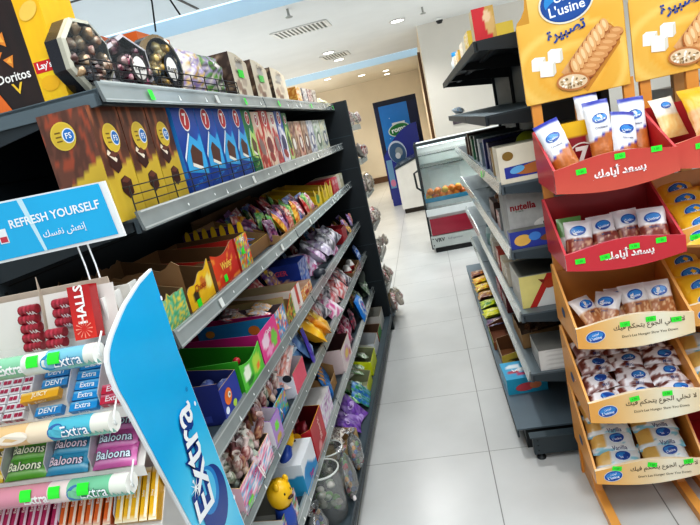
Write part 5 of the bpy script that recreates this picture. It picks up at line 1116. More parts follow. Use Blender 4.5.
tag(m.build('gum_carton', 'print', None, (.152, .27, dk), (0, 0, .04)), 'turquoise box with white and pink print, alone on the right base deck', 'sweet box')
# ================================================================ cake stands
OR = '#e9a048'; RD = '#c62a33'
BT = 'لا تخلي الجوع يتحكم فيك'
def front_panel(m, w, z0, z1, col, word, tags, yf):
    # board with a bowed top and bottom edge
    N = 24; up = lambda u: z1+.024*math.sin(PI*u)**1.3; dn = lambda u: z0-.022*math.sin(PI*u)
    pt = lambda u, v, k: Vector((w*u, yf-k, dn(u)+(up(u)-dn(u))*v))
    m.grid(lambda u, v: pt(u, v, .012), N, 8, col, False); m.grid(lambda u, v: pt(1-u, v, 0), N, 1, '#8a4a20' if word == 'o' else '#8a1820')
    m.grid(lambda u, v: pt(u, 1, .012*(1-v)), N, 1, mixc(col(.5, .9) if callable(col) else col, '#ffffff', .25)); m.grid(lambda u, v: pt(u, 0, .012*v), N, 1, col(.5, .1) if callable(col) else col)
    for u in (0, 1): m.face([pt(u, 0, .012), pt(u, 1, .012), pt(u, 1, 0), pt(u, 0, 0)], '#a85a2a' if word == 'o' else RD)
    pl = m.plane((0, yf-.012, (z0+z1)/2), (1, 0, 0), (0, 0, 1))
    if word == 'o':
        brand_oval(m, pl, w*.16, 0, .031)
        m.text(arabic(BT), pl, w*.62, .016, .028, '#4a3a22', .006, 0, .0006, wmax=w*.6); m.text("Don't Let Hunger Slow You Down", pl, w*.62, -.015, .012, '#4a3a22', .004, 0, .0006, wmax=w*.56)
    else: m.text(arabic('يسعد أيامك'), pl, w*.53, .002, .04, '#fbeeee', .035, 0, .0006, wmax=w*.5)
    return pl
def stand(x0, dy, kinds, label, fronts, w=.376):
    t = empty('cake_display_stand', label, 'display stand', (x0, dy, 0))
    yb = -.235
    m = MB()
    for x in (.012, w-.047): m.box((x, yb, .0), (x+.035, yb+.018, 1.56), '#dd9440')
    m.box((.05, yb, .3), (w-.05, yb+.018, .36), '#d48c3c'); m.box((.05, yb, 1.0), (w-.05, yb+.018, 1.06), '#d48c3c')
    m.box((w*.43, yb-.004, 1.40), (w*.43+.04, yb+.014, 1.6), '#e0973f')
    m.build('frame', 'wood', t)
    for x in (.02, w-.055):
        m = MB(); m.box((x, -.72, .0), (x+.032, yb+.018, .035), {'*': '#d8933f', 'pz': '#e6a452'}); m.prism([(x, -.4, .035), (x, -.3, .2), (x, yb, .2), (x, yb, .035)], (.03, 0, 0), '#d08a3a'); m.build('leg', 'wood', t)
    for i, (yf, zb, zt, zk) in enumerate(fronts):
        k = kinds[i]; c = RD if k == 'r' else OR; ybk = yb-.002
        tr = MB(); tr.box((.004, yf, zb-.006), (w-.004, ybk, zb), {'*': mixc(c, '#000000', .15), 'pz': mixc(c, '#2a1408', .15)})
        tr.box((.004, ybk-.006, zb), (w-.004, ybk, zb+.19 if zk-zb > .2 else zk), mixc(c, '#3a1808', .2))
        for x in (0, w-.008):
            oc_ = lambda c=c: c
            P = [(x, yf, zb-.01), (x, ybk, zb-.01+.01), (x, ybk, zk), (x, ybk-.02, zk+.003), (x, yf, zt)]
            tr.prism(P, (.008, 0, 0), c if k == 'o' else RD, mixc(c, '#ffffff', .15))
        brand = tr.plane((-.0005, ybk, zb), (0, -1, 0), (0, 0, 1)); 
        if k == 'o': tr.oval(brand, .13, .07, .024, .02, '#5a6a80'); tr.oval(brand, .13, .07, .02, .016, '#3a5a8a', 0, .0005)
        p = tr.build('tray', 'wood', t)
        m = MB()
        if k == 'o': col = lambda u, v: mixc('#e9a850', '#f3ead2', min(1, max(0, (u-.05)*1.6))*(1-.6*max(0, u-.75)*2))
        else: col = (lambda u, v: mixc('#cf5a48', '#c84a40', v)) if i == 0 else '#c9303c'
        pl = front_panel(m, w, zb-.006, zt, col, k, None, yf); m.build('front_panel', 'gloss', p)
        for (a, b, r) in ([(.22, .02, .05), (.54, .045, 0), (.83, .045, -.03)], [(.12, .0, 0), (.33, .0, .1), (.58, .02, 0), (.8, .025, 0)], [(.42, .03, 0), (.64, .035, 0), (.85, .02, 0)], [(.4, .035, .15), (.68, .04, 0)], [(.2, .03, -.2), (.52, .03, -.2), (.84, .028, .1)])[i]:
            ca = math.cos(r); sa = math.sin(r); m = MB()
            m.poly(pl, [(w*a+dx*ca-dz*sa, b+dx*sa+dz*ca) for dx, dz in ((-.016, -.009), (.016, -.009), (.016, .009), (-.016, .009))], GREEN, .0012); m.text('1.50', pl, w*a, b, .007, '#1a6a20', 0, r, .0016)
            m.build('price_tag', 'print', p)
    # header poster
    m = MB(); pw = w-.018; y = yb-.004; z0 = 1.535; H = .47
    out = [(0, 0), (pw, 0), (pw, H), (.03, H)] if False else None
    L = [(.012, 0), (pw-.012, 0), (pw-.003, .004), (pw, .014), (pw, .4), (pw-.03, .4), (pw-.045, .47), (.045, .47), (.04, .35), (.036, .325), (.022, .30), (.006, .285), (0, .265), (0, .014), (.003, .004)]
    m.prism([(a-.006, y, z0+b) for a, b in L], (0, -.004, 0), '#c89030', '#e8e0c8')
    pl = m.plane((-.006, y-.004, z0), (1, 0, 0), (0, 0, 1))
    def pc(u, v):
        a = u*pw; b = v*H; d = math.hypot(a-.17, (b-.1)*1.25); c = mixc('#e4a636', '#e8bc5c', nz(u, v, 2)); 
        if b > .27: c = mixc(c, '#efe0a0', min(1, (b-.27)*9)*.8*(1-abs(u-.6)))
        r = math.sin(d*70+nz(u, v, 2)*3)
        if .07 < d < .2 and r > .2: c = mixc(c, '#f8dc8a', .6*(r-.2))
        if d < .12 and b < .1: c = mixc(c, '#e89a1e', .35)
        return c
    nu, nv = 30, 34
    def inside(a, b):
        if b > .285 and a < .037: return False
        if b > .4 and (a > pw-.03): return False
        return True
    for j in range(nv):
        for i in range(nu):
            a0, a1, b0, b1 = pw*i/nu, pw*(i+1)/nu, H*j/nv, H*(j+1)/nv
            if inside(a0, b1) and inside(a1, b1): m.face([pl(max(.002, a0), max(.002, b0)), pl(min(pw-.002, a1), max(.002, b0)), pl(min(pw-.002, a1), b1), pl(max(.002, a0), b1)], [pc(i/nu, j/nv), pc((i+1)/nu, j/nv), pc((i+1)/nu, (j+1)/nv), pc(i/nu, (j+1)/nv)])
    # feta cubes
    for ci, (cx, cy, s) in enumerate(((.06, .135, .025), (.118, .15, .026), (.088, .112, .028))):
        ck = .0009*ci
        m.poly(pl, [(cx-s, cy-s*.8), (cx+s*.6, cy-s), (cx+s*.7, cy+s*.5), (cx-s*.9, cy+s*.7)], '#efece4', .0006+ck); m.poly(pl, [(cx-s*.9, cy+s*.7), (cx+s*.7, cy+s*.5), (cx+s*1.0, cy+s*.8), (cx-s*.4, cy+s*1.0)], '#fbfaf6', .0009+ck); m.poly(pl, [(cx+s*.6, cy-s), (cx+s*1.0, cy-s*.6), (cx+s*1.0, cy+s*.8), (cx+s*.7, cy+s*.5)], '#dcd6c8', .0012+ck)
    # baked braided roll, running up to the right
    ax, ay, bx, by = .168, .056, .308, .2; L_ = math.hypot(bx-ax, by-ay); ux, uy = (bx-ax)/L_, (by-ay)/L_; nx_, ny_ = -uy, ux; th = math.atan2(uy, ux)
    def rp(s, q): return (ax+ux*s*L_+nx_*q, ay+uy*s*L_+ny_*q)
    m.poly(pl, [rp(-.02, -.066), rp(.9, -.058), rp(1.04, -.03), rp(1.06, .01), rp(1.0, .04), rp(.0, .05)], '#c8862e', .0005)
    N = 30
    for i in range(N):
        for j in range(14):
            s0, s1, q0, q1 = 1.04*i/N, 1.04*(i+1)/N, -.05+.1*j/14, -.05+.1*(j+1)/14
            def cc(s, q):
                c = mixc('#a85a2a', '#e4b680', .5+.5*q/.054-.1*abs(q)/.054+.35*(nz(s*4, q*60, 4, 2)-.5)); return c
            k0 = (1-max(0, (s0-.8)/.24)**2)**.5 if s0 < 1.04 else .0; k1 = (1-min(1, max(0, (s1-.8)/.24))**2)**.5
            m.face([pl(*rp(s0, q0*k0), .0010), pl(*rp(s1, q0*k1), .0010), pl(*rp(s1, q1*k1), .0010), pl(*rp(s0, q1*k0), .0010)], [cc(s0, q0), cc(s1, q0), cc(s1, q1), cc(s0, q1)])
    for k in range(8):                                # overlapping plaits, far ones first
        s_ = .97-.112*k; z = .0034+.0002*k
        for sd, q_ in ((1, .022), (-1, -.024)):
            c0 = rp(s_+(.03 if sd < 0 else 0), q_)
            w_ = .03*(1-.25*max(0, s_-.8)/.2)
            m.oval(pl, c0[0], c0[1], w_*1.02, .0165, '#a8622c', th+sd*1.0, z, 16); m.oval(pl, c0[0]+.0015, c0[1]+.003, w_*.95, .0135, mixc('#deaa72', '#c98a50', .0 if sd > 0 else .75), th+sd*1.0, z+.00008, 16)
            m.oval(pl, c0[0]+.001, c0[1]+.006, w_*.6, .006, mixc('#ecc898', '#d9a066', .0 if sd > 0 else .8), th+sd*1.0, z+.00014, 12)
    m.oval(pl, ax-.002, ay-.004, .056, .031, '#bd7c46', -.12, .0056, 28); m.oval(pl, ax-.002, ay-.004, .049, .024, '#e2c8a4', -.12, .0058, 28)
    q = random.Random(3)
    for k in range(34):
        a = q.random()*6.28; r = q.random()**.5; m.oval(pl, ax-.002+.042*r*math.cos(a), ay-.004+.019*r*math.sin(a), .005, .0035, ('#f8f2e6', '#a88a60', '#f4ead8', '#8a7050')[k % 4], a, .006+.00003*k, 7)
    m.text(arabic('تصبيرة'), pl, .165, .222, .046, '#2d4c98', .03, .18, .0014, wmax=.14)
    m.oval(pl, .175, .318, .092, .07, '#e6dfc8', .1, .001, 32); m.oval(pl, .175, .318, .086, .064, '#1f4a92', .1, .0013, 32); m.oval(pl, .175, .326, .073, .05, '#2f8acc', .1, .0016, 32); m.oval(pl, .175, .298, .072, .038, '#20529c', .1, .0018, 28)
    m.text("L'usine", pl, .175, .298, .044, '#f2f6fc', .015, .1, .0022, wmax=.12); m.text(arabic('لوزين'), pl, .175, .342, .038, '#f2f6fc', .02, .1, .0022, wmax=.1)
    m.build('poster', 'gloss', t)
    return t
F1 = [(-.505, 1.255, 1.325, 1.44), (-.505, .99, 1.04, 1.19), (-.52, .712, .778, .935), (-.56, .448, .516, .68), (-.525, .175, .222, .445)]
stand(.352, 0, 'rrooo', 'cake display stand with two red and three orange trays beside the aisle', F1)
F2 = [(a+.03, b, c, d) for a, b, c, d in F1]
stand(.731, .02, 'rooor', 'second cake display stand cut by the picture edge, orange trays of yellow packs', F2)

# ---- cake packs
def cake(wc, bc, w, l, t, seed, dec, name='cake_pack', top=None, ov=.5, r=.3, word='Cake'):
    def paint(u, v):
        e = .42+.1*math.sin(u*5+seed)
        if dec == 'tall':
            if v > .93: return '#3a44a8'
            if v < .36+.16*u: return mixc(bc, mixc(bc, '#7a3a14', .5), nz(u, v, 9, seed))
            if v < .38+.16*u: return '#3a44a8'
            return wc
        if dec == 'sw':
            return wc if v > .52 else (bc if nz(u, v, 9, seed) < .6 else mixc(bc, '#f4d8b0', .6)) if v > .14 else '#e8a04a' if nz(u, v, 15, seed) < .5 else '#f4ece0'
        if dec == 'br':
            k = nz(u, v, 5, seed); return wc if k > .5 or (.25 < u < .75 and .3 < v < .7) else bc if k < .42 else mixc(bc, wc, .5)
        if dec == 'te':
            if v < .1 or v > .9: return '#7ab4c8'
            k = nz(u, v, 4, seed+3); return bc if u < .34 and abs(v-.5) < .3 else ('#8ac4d4' if k > .62 else wc)
        if dec == 'ye': return mixc(bc, '#f6d86a', .7*nz(u, v, 3, seed)) if v < .8 else bc
        return wc
    def mk(m, s):
        oy = l*(.2 if dec in ('tall', 'sw') else .0); ox = 0 if dec in ('tall', 'sw', 'ye') else w*.12
        brand_oval(m, s, ox, oy if dec != 'te' else l*.05, w*r, False)
        m.text(word, s, ox, oy-w*r*1.25, w*.09, '#3a3a6a', .01, 0, .0006, wmax=w*.5); 
    return pillow(w, l, t, paint, wc, .07, mk, n=(16, 20), wr=.14, seed=seed).build(name, 'foil')
def place(o, loc, rot, label, cat='cake pack', group=None):
    if o.get('used'): return dup(o, loc, rot, label, group)
    tag(o, label, cat, group); o.location = loc; o.rotation_euler = rot; o['used'] = 1; return o
X = .352
A1 = [cake('#eef0f4', '#d8803a', .085, .225, .045, i, 'tall', word='Croissant') for i in range(2)]
for i, (x, y, z, rx, rz, lab) in enumerate(((.05, -.40, 1.375, 1.15, -.12, 'tall white and blue cake pack leaning in the near corner of the top red tray'), (.205, -.34, 1.40, 1.3, .0, 'tallest white cake pack standing in the middle of the top red tray'), (.27, -.37, 1.35, 1.2, .15, 'white cake pack leaning left of the paired ones in the top red tray'),
                                            (.325, -.31, 1.385, 1.25, -.05, 'white cake pack at the back beside the red tray wall'), (.2, -.255, 1.43, 1.35, .1, 'cake pack with a blue top edge, rearmost in the top red tray'))):
    place(A1[i % 2], (X+x, y, z), (rx, (-.3, 0, .2, .05, 0)[i], rz), lab)
m = pillow(.07, .1, .03, lambda u, v: '#e8e4ea' if nz(u, v, 5) < .6 else '#7a7ab8', '#e0dce2'); put(m, 'cake_pack', 'crumpled white pack lying flat at the tray floor behind the front board', 'cake pack', (X+.13, -.46, 1.285), rot=(.3, 0, .4), mat='foil')
m = MB(); m.box((0, 0, 0), (.2, .05, .19), {'*': '#e8b81c', 'ny': lambda u, v: '#f0c020' if v > .72 else '#9a1f2c' if u < .5 or v < .12 else '#e6dcc4', 'pz': '#d8a018'}, 20)
pn = m.plane((0, 0, 0), (1, 0, 0), (0, 0, 1)); m.oval(pn, .075, .065, .05, .05, '#f4ece4', 0, .0003, 28); m.oval(pn, .075, .065, .045, .045, '#8f1c28', 0, .0006, 28); m.text('7', pn, .075, .068, .065, '#f8f2ec', .04, 0, .0009); m.text('DAYS', pn, .08, .04, .01, '#f8f2ec', .02, 0, .0012); m.text(arabic('كيك'), pn, .16, .09, .03, '#7a3a2a', .01, 0, .0006)
tag(m.build('cake_carton', 'gloss', None, (X+.075, -.3, 1.262)), 'carton with a big white numeral in a maroon circle behind the tall packs', 'cake box')
A2 = [cake('#f0ecec', '#8a3a2c', .092, .145, .04, i+5, 'sw', word='Marble') for i in range(2)]
for i, (x, lab) in enumerate(((.075, 'white and brown cake pack with a green corner, first in the lower red tray'), (.165, 'plump white topped cake pack, second in the lower red tray'), (.255, 'white and red brown cake pack, third in the lower red tray'), (.32, 'white and red brown cake pack against the far wall of the lower red tray'))):
    place(A2[i % 2], (X+x, -.41+.02*(i % 3), 1.055), (1.0, 0, (-.25, .05, .1, -.2)[i]), lab)
m = pillow(.085, .12, .02, lambda u, v: '#6a9a5a' if v > .4 else '#e0e4dc', '#c8d0c4'); put(m, 'cake_pack', 'green and white pack tucked behind the first one in the lower red tray', 'cake pack', (X+.062, -.355, 1.07), rot=(1.15, 0, -.1), mat='foil')
A3 = [cake('#e4dcd8', '#a8683a', .092, .14, .04, i+9, 'sw', word='Swirl') for i in range(2)]
for i, (x, y, rx, rz, lab) in enumerate(((.075, -.42, .7, .5, 'brown swirl cake pack tilted toward the outer wall of the upper orange tray'), (.135, -.42, .9, -.6, 'patterned brown pack turned on edge in the upper orange tray'), (.19, -.39, .8, -.2, 'half hidden swirl pack between the turned one and the two flat ones'), (.235, -.42, 1.0, .05, 'swirl cake pack facing forward, left of two in the upper orange tray'), (.315, -.42, 1.0, .0, 'swirl cake pack beside the far wall of the upper orange tray'))):
    place(A3[i % 2], (X+x, y, .785+(.01 if i > 2 else 0)), (rx, 0, rz), lab)
A4 = [cake('#ece8ec', '#6a2e24', .125, .09, .035, i+14, 'br', r=.2, word='Mini') for i in range(3)]
q = random.Random(4)
for r_ in range(4):
    for c in range(3):
        i = r_*3+c
        place(A4[i % 3], (X+.075+.115*c+q.uniform(-.01, .01), -.50+.065*r_, .485+.035*r_), (.45+q.uniform(-.15, .15), q.uniform(-.12, .12), q.uniform(-.3, .3)), ['front row', 'second row', 'third row', 'rearmost row'][r_]+' white and cocoa cake pack, middle orange tray, '+['beside the aisle wall', 'middle column', 'far column'][c])
A5 = [cake('#e2e8ea', '#e0b868', .16, .105, .04, i+20, 'te', r=.17, word='Vanilla') for i in range(2)]
for r_ in range(4):
    for c in range(2):
        i = r_*2+c
        place(A5[(i+r_) % 2], (X+.1+.165*c, -.465+.055*r_, .21+.04*r_), (.5, 0, q.uniform(-.2, .2)), ['front row', 'second row', 'third row', 'rearmost row'][r_]+' teal and cream cake pack, lowest orange tray, '+['aisle side', 'far side'][c])
# second stand goods
X2 = .731
A6 = [cake('#f0c030', '#f0b41e', .13, .15, .045, i+30, 'ye', r=.26, word='Butter') for i in range(2)]
m = pillow(.14, .19, .05, lambda u, v: '#e6b020' if v > .5 or nz(u, v, 5) < .35 else mixc('#c8803a', '#e8b880', nz(u, v, 12, 3)), '#e0a820', .07, lambda m, s: brand_oval(m, s, .01, .035, .032, False), seed=40)
tag(m.build('bread_pack', 'foil', None, (X2+.16, -.36, 1.40), (1.0, 0, .1)), 'golden bag of sliced buns in the top red tray of the second stand', 'bread bag')
m = pillow(.09, .15, .03, lambda u, v: '#e8e0d0' if v > .5 else mixc('#e8b060', '#f0d8a0', nz(u, v, 8)), '#e8d8b8', .07, lambda m, s: brand_oval(m, s, 0, .04, .02, False), seed=41)
tag(m.build('cake_pack', 'foil', None, (X2+.06, -.30, 1.40), (1.1, 0, .3)), 'pale orange cake pack next to the golden bag of buns', 'cake pack')
for i in range(8):
    r_, c = divmod(i, 2)
    place(A6[i % 2], (X2+.09+.15*c, -.42+.06*r_, 1.03+.03*r_), (.6, 0, .1*((i*3) % 4)-.15), 'yellow cake pack in the upper orange tray of the second stand', group='yellow cake packs, upper orange tray of the second stand')
for i in range(8):
    r_, c = divmod(i, 2)
    place(A6[i % 2], (X2+.09+.15*c, -.42+.06*r_, .755+.03*r_), (.6, 0, .12*((i*5) % 4)-.15), 'yellow cake pack in the middle orange tray of the second stand', group='yellow cake packs, middle orange tray of the second stand')
for i in range(6):
    r_, c = divmod(i, 2)
    place(A5[i % 2], (X2+.1+.15*c, -.45+.06*r_, .49+.035*r_), (.5, 0, .1*((i*5) % 4)-.15), 'teal and cream cake pack in the lower orange tray of the second stand', group='teal packs on the second stand')

# pale display racks behind the stands
m = MB()
rk = empty('wooden_rack', 'pale wooden shelf rack behind the second cake stand', 'rack', (.95, .02, 0))
for x in (0, .42): m.box((x, 0, 0), (x+.04, .03, 1.62), '#d8a868')
m.build('post', 'wood', rk)
for z in (1.18, 1.36, 1.54):
    m = MB(); m.box((-.02, -.03, z), (.48, .28, z+.018), '#c8a070'); m.box((-.02, -.035, z-.01), (.48, -.03, z+.028), '#ded6c6'); m.build('shelf', 'wood', rk)
rbox('food_carton', 'white carton with a grey barcode panel on the wooden rack', 'carton', .73, .03, 1.558, .22, .2, .12, {'*': '#e6e2da', 'ny': lambda u, v: '#8a8884' if .35 < u < .8 and .3 < v < .7 and int(u*60) % 2 else '#e6e2da'})
rbox('food_carton', 'white carton on the middle shelf of the wooden rack', 'carton', .71, .03, 1.378, .26, .2, .1, {'*': '#dcd8d0', 'ny': lambda u, v: '#a83a3a' if v < .3 else '#e2ded6'})
rbox('food_carton', 'dark red carton on the wooden rack behind the trays', 'carton', .7, .03, 1.198, .3, .2, .12, {'*': '#a02a30', 'ny': confetti(('#a82a34', '#7a1c24', '#d8b0a0'), 4, 2)})

# ================================================================ refrigerated fruit case
fc = empty('refrigerated_case', 'glass fronted refrigerated case of fruit at the end of the aisle', 'display case', (-.16, 4.09, 0))
WC = 1.15
m = MB(); m.box((.01, .02, .03), (WC, .8, .52), {'*': '#cfd2cf', 'ny': '#c6cac7'}); m.box((0, .0, .44), (WC, .05, .52), '#dfe4e3'); m.box((0, -.01, .06), (WC, .02, .2), '#b9beba'); m.build('body', 'paint', fc)
m = MB(); m.box((.02, -.006, .21), (WC-.05, .02, .405), lambda u, v: mixc('#8a1a30', '#a0263c', nz(u, v, 3))); m.build('red_panel', 'gloss', fc)
m = MB(); m.box((.03, -.0, 0), (WC-.02, .75, .05), '#161616'); m.build('plinth', 'dark', fc)
m = MB(); pl = m.plane((0, -.011, 0), (1, 0, 0), (0, 0, 1)); m.text('VRV', pl, .1, .15, .045, '#23282c', .02, 0, .001); m.text('Refrigeration', pl, .28, .145, .03, '#6a7074', .0, 0, .001); m.oval(pl, .02, .17, .008, .008, '#2a2e30', 0, .001); m.oval(pl, .02, .09, .008, .008, '#2a2e30', 0, .001); m.build('lettering', 'print', fc)
m = MB()
m.box((0, .1, .52), (WC, .12, 1.28), '#eef4f4') if False else None
m.box((0, .78, .52), (WC, .8, 1.27), '#dcdedc'); m.box((.02, .06, .52), (WC, .78, .535), '#e8eae8'); m.box((.02, .7, 1.0), (WC-.02, .778, 1.1), '#f2f4f2'); m.box((.1, .74, .62), (.5, .779, .9), '#c4c8c8')
m.build('inner_back', 'plastic', fc)
m = MB(); m.box((.02, .08, 1.25), (WC, .8, 1.275), '#dfe3e2'); m.box((-.005, .05, 1.262), (WC+.01, .1, 1.29), '#3c4244'); m.build('top', 'paint', fc)
for z in (.98, 1.13):
    m = MB(); m.box((.02, .2+.1*(z < 1), z), (WC-.02, .74, z+.008), '#d8e8ea'); m.box((.02, .19+.1*(z < 1), z-.006), (WC-.02, .2+.1*(z < 1), z+.014), '#f0f6f6'); m.build('inner_shelf', 'glass', fc)
m = MB(); m.box((.03, .45, 1.22), (WC-.03, .5, 1.245), '#e8ffff'); m.build('light_bar', 'fridge', fc)
m = MB(); m.box((-.012, .02, .04), (.012, .06, .56), '#23282a'); m.prism([(-.012, .02, .5), (-.012, .06, .5), (-.012, .12, 1.28), (-.012, .08, 1.28)], (.024, 0, 0), '#2b3134'); m.face([(-.008, .06, .5), (-.008, .8, .5), (-.008, .8, 1.27), (-.008, .12, 1.27)], '#c8d4d4'); m.box((-.012, .76, .5), (.01, .8, 1.28), '#2b3134'); m.build('side_frame', 'dark', fc)
m = MB(); m.tube([(-.01, .02, .99), (-.055, .0, .97), (-.05, 0, .8), (-.01, .02, .76)], .012, '#20282a', 8); m.build('handle', 'plastic', fc)
m = MB(); m.face([(0, .03, .54), (WC, .03, .54), (WC, .1, 1.27), (0, .1, 1.27)], '#ffffff'); m.build('front_glass', 'glass', fc)
m = tray_mesh(.42, .62, .05, .05, None, None, '#4fb2dc', '#6ac4e6', '#8ad8f0'); o = m.build('fruit_tray', 'plastic', None, (.16, 4.17, .59), (0, 0, -PI/2)); o.rotation_euler = (0, 0, -PI/2); tag(o, 'light blue plastic tray heaped with fruit inside the glass case', 'tray')
m = MB(); m.box((.03, .08, .536), (1.0, .7, .588), '#e4ecec'); m.build('display_deck', 'plastic', fc)
q = random.Random(8); fr = []
for i, (a, b, kd) in enumerate((('#e87a1e', '#f09a3a', 'orange'), ('#c8402a', '#e0a04a', 'apple'), ('#e0b040', '#d8c858', 'apple'))):
    m = MB(); m.blob((0, 0, 0), (.041, .041, .038), lambda u, v: mixc(a, b, nz(u, v, 4, i)), 14, 10, .05); m.tube([(0, 0, .028), (.003, 0, .04)], .002, '#4a3a20', 5); fr.append((m.build(kd, 'plastic'), kd))
lab = ['bright orange citrus fruit in the light blue tray', 'red blushed apple in the light blue tray', 'yellow green apple in the light blue tray']
for i in range(34):
    lay = 0 if i < 22 else 1
    k = (2 if i % 8 == 0 else 0 if q.random() < .55 else 1)
    if lay == 0: x = -.09+.08*(i % 7)+q.uniform(-.01, .01); y = 4.25+.085*(i//7)
    else: x = -.07+.085*((i-22) % 6)+q.uniform(-.01, .01); y = 4.26+.09*((i-22)//6)
    o, kd = fr[k]; loc = (x, y, .633+.062*lay); rot = (q.uniform(-.5, .5), q.uniform(-.5, .5), 0)
    if o.get('used'): dup(o, loc, rot, lab[k], lab[k].replace(' fruit', '')+' group' if False else ['oranges in the tray', 'red apples in the tray', 'yellow apples in the tray'][k])
    else: tag(o, lab[k], 'fruit', ['oranges in the tray', 'red apples in the tray', 'yellow apples in the tray'][k]); o.location = loc; o.rotation_euler = rot; o['used'] = 1

# ================================================================ chest freezer and blue drinks cooler
cf = empty('chest_freezer', 'white chest freezer with a sloped dark glass lid beyond the fruit case', 'freezer', (-.61, 7.34, 0))
m = MB(); m.prism([(0, 0, .08), (.62, 0, .08), (.62, 0, .98), (0, 0, .78)], (0, 1.1, 0), '#e9e9e6'); m.build('body', 'paint', cf)
m = MB(); m.box((.03, .02, 0), (.6, 1.05, .08), '#2a2018'); m.build('plinth', 'dark', cf)
m = MB(); m.prism([(-.01, -.01, .785), (.63, -.01, .99), (.63, -.01, 1.03), (-.01, -.01, .82)], (0, 1.12, 0), '#39424a'); m.build('lid', 'gloss', cf)
ic = empty('ice_cream_display', 'navy blue arched cabinet panel with a round window, in front of the drinks cooler', 'display cabinet', (-.84, 8.5, 0))
m = MB(); N = 16; P = [(0, 0, 0), (.68, 0, 0), (.68, 0, 1.25)]+[(.68-.68*math.sin(PI/2*k/N)**1.0, 0, .98+.42*math.sin(PI/2*(1-(1-k/N)))**0+.0) for k in range(0)]
P = [(0, 0, 0), (.72, 0, 0), (.72, 0, 1.5)]+[(.72-.72*k/N, 0, 1.5-.52*(k/N)**2) for k in range(1, N+1)]
m.prism(P, (0, .35, 0), '#262f8a', '#1c2470'); pl = m.plane((0, 0, 0), (1, 0, 0), (0, 0, 1))
m.oval(pl, .27, 1.02, .17, .22, '#b8c4d8', .2, .001, 28); m.oval(pl, .27, 1.0, .155, .2, '#3a5a80', .2, .002, 28); m.oval(pl, .3, 1.02, .07, .09, '#8a949c', .1, .003); m.oval(pl, .27, .95, .05, .06, '#c8ccd4', .1, .0035)
m.rect(pl, .02, .35, .13, .9, '#6a94b8', .001); m.oval(pl, .08, .45, .05, .07, '#c87a9a', 0, .002)
m.build('body', 'gloss', ic)
bc = empty('drinks_cooler', 'tall navy drinks cooler with a bright blue screen and green oval logo', 'drinks cooler', (-.9, 9.1, 0))
m = MB(); m.box((0, 0, .06), (.86, .7, 2.03), {'*': '#1c2346', 'nx': '#223060'}); m.box((.03, .05, 0), (.83, .65, .06), '#101218'); m.box((.0, -.015, 1.93), (.86, .0, 2.03), '#141a30'); m.build('cabinet', 'dark', bc)
m = MB(); m.box((.09, -.012, .3), (.66, .0, 1.93), lambda u, v: mixc('#2a93dc', '#1a78c8', v)); pl = m.plane((0, -.013, 0), (1, 0, 0), (0, 0, 1))
m.oval(pl, .42, 1.42, .22, .13, '#d8e8d8', .12, .001, 28); m.oval(pl, .42, 1.42, .2, .115, '#1f7a34', .12, .002, 28); m.rect(pl, .3, 1.52, .56, 1.57, '#dfe6e4', .001); m.text('roma', pl, .42, 1.42, .1, '#f2f8f2', .03, .12, .003, wmax=.3)
for k in range(10): m.oval(pl, .12+.05*((k*7) % 10), .5+.13*k, .008, .008, '#bfe0f4', 0, .001, 8)
m.build('door', 'gloss', bc)
bx = MB(); bx.box((0, 0, 0), (.16, .2, .12), confetti(('#a87a5a', '#6a4a3a', '#c8a890'), 4)); tag(bx.build('food_box', 'print', None, (-.02, 7.2, 1.45)), 'small brown box by the wall corner beyond the fruit case', 'box') if False else None
# a second, shorter gondola row glimpsed left against the cream wall
sg = empty('wall_shelving', 'pale bracket shelves with packets along the far left wall', 'shelving', (-2.0, 10.6, 0))
for z in (.5, .85, 1.2, 1.55): m = MB(); m.box((0, 0, z), (.35, 1.6, z+.02), '#c8c4ba'); m.build('shelf', 'paint', sg)
m = MB(); m.box((-.03, 0, 0), (0, 1.6, 1.9), '#a8a49a'); m.build('back_panel', 'paint', sg)

# dark mural strip lettering-free: wood strip on the wall above the cooler, slim dark sign above the fruit case
m = MB(); m.box((0, 0, 0), (.2, .01, .08), '#5a5058'); tag(m.build('wall_sign', 'print', None, (.42, 6.05, 1.36)), 'small dark mauve plate on the grey wall above the fruit case', 'sign')

# ================================================================ light and camera
for o in bpy.data.objects:
    if 'used' in o: del o['used']
def area(name, loc, size, power, col, sy=None):
    l = bpy.data.lights.new(name, 'AREA'); l.energy = power; l.color = col; l.shape = 'RECTANGLE'; l.size = size; l.size_y = sy or size
    o = link(bpy.data.objects.new(name, l)); o.location = loc; return o
area('ceiling_panel_light', (-.1, -1.6, 2.77), 1.6, 34, (.96, .99, 1), 1.4)
area('ceiling_panel_light', (1.6, -1.2, 2.77), 1.2, 22, (.96, .99, 1), 1.2)
area('ceiling_panel_light', (-.2, -3.3, 2.77), 2.4, 30, (.97, .99, 1), 1.0)
for loc, sx, sy, p, c in (((-2.6, 2.5, .9), 2.2, 7.5, 62, (.93, .97, 1)), ((2.4, 2.0, .9), 2.4, 7.5, 55, (.96, .98, 1)), ((-2.6, 10, .6), 1.4, 5, 55, (1, .94, .84))):
    o = area('ceiling_fill', loc, sx, p, c, sy); o.rotation_euler = (PI, 0, 0)  # added upward fill hidden behind the shelving, brightens the ceiling; no fitting there
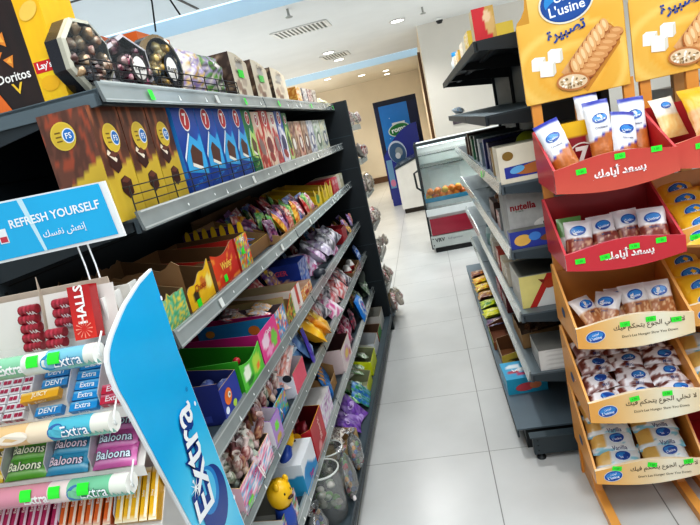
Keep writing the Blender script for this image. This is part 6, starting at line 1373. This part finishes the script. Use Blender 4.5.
o = area('case_fill', (.4, 4.45, 1.2), .8, 9, (1, .98, .96), .3)  # lamp added inside the case so the fruit shows bright
def spot(loc, power, col, size=2.4, r=.07):
    l = bpy.data.lights.new('downlight', 'SPOT'); l.energy = power; l.color = col; l.spot_size = size; l.spot_blend = .8; l.shadow_soft_size = r
    o = link(bpy.data.objects.new('downlight', l)); o.location = loc
for x, y, p, c in ((-.1, .9, 90, (1, 1, 1)), (1.4, 1.5, 60, (1, 1, 1)), (-.093, 5.18, 90, (1, .98, .94)), (-1.2, 6.42, 70, (1, .95, .88)), (-.6, 3.0, 90, (1, .99, .96)), (-1.19, 7.5, 70, (1, .92, .8)), (-1.186, 11.3, 110, (1, .92, .78)), (-.62, 11.6, 110, (1, .92, .78)), (-1.85, 10.28, 80, (1, .92, .78)), (.4, 3.6, 70, (.95, 1, 1)), (-2.6, 5, 80, (1, .97, .92))):
    spot((x, y, 2.765), p, c)
W = bpy.data.worlds.new('store_ambience'); SC.world = W; W.use_nodes = True
W.node_tree.nodes['Background'].inputs[0].default_value = (.93, .97, 1, 1); W.node_tree.nodes['Background'].inputs[1].default_value = .55
cam = bpy.data.cameras.new('camera'); co = link(bpy.data.objects.new('camera', cam)); SC.camera = co
cam.sensor_width = 36; cam.sensor_fit = 'HORIZONTAL'; cam.lens = 554.49/700*36; cam.clip_start = .02
pit, roll_, yaw = math.radians(12.959), -math.radians(12.7414), -math.radians(9.9769)
fw = Vector((math.sin(yaw)*math.cos(pit), math.cos(yaw)*math.cos(pit), -math.sin(pit))); r0 = Vector((math.cos(yaw), -math.sin(yaw), 0)); u0 = r0.cross(fw)
rr = r0*math.cos(roll_)+u0*math.sin(roll_); uu = rr.cross(fw)
co.matrix_world = Matrix(((rr.x, uu.x, -fw.x, -.0352), (rr.y, uu.y, -fw.y, -2.3855), (rr.z, uu.z, -fw.z, 1.5877), (0, 0, 0, 1)))
SC.view_settings.view_transform = 'Standard'; SC.view_settings.look = 'Medium High Contrast'; SC.view_settings.exposure = -.1
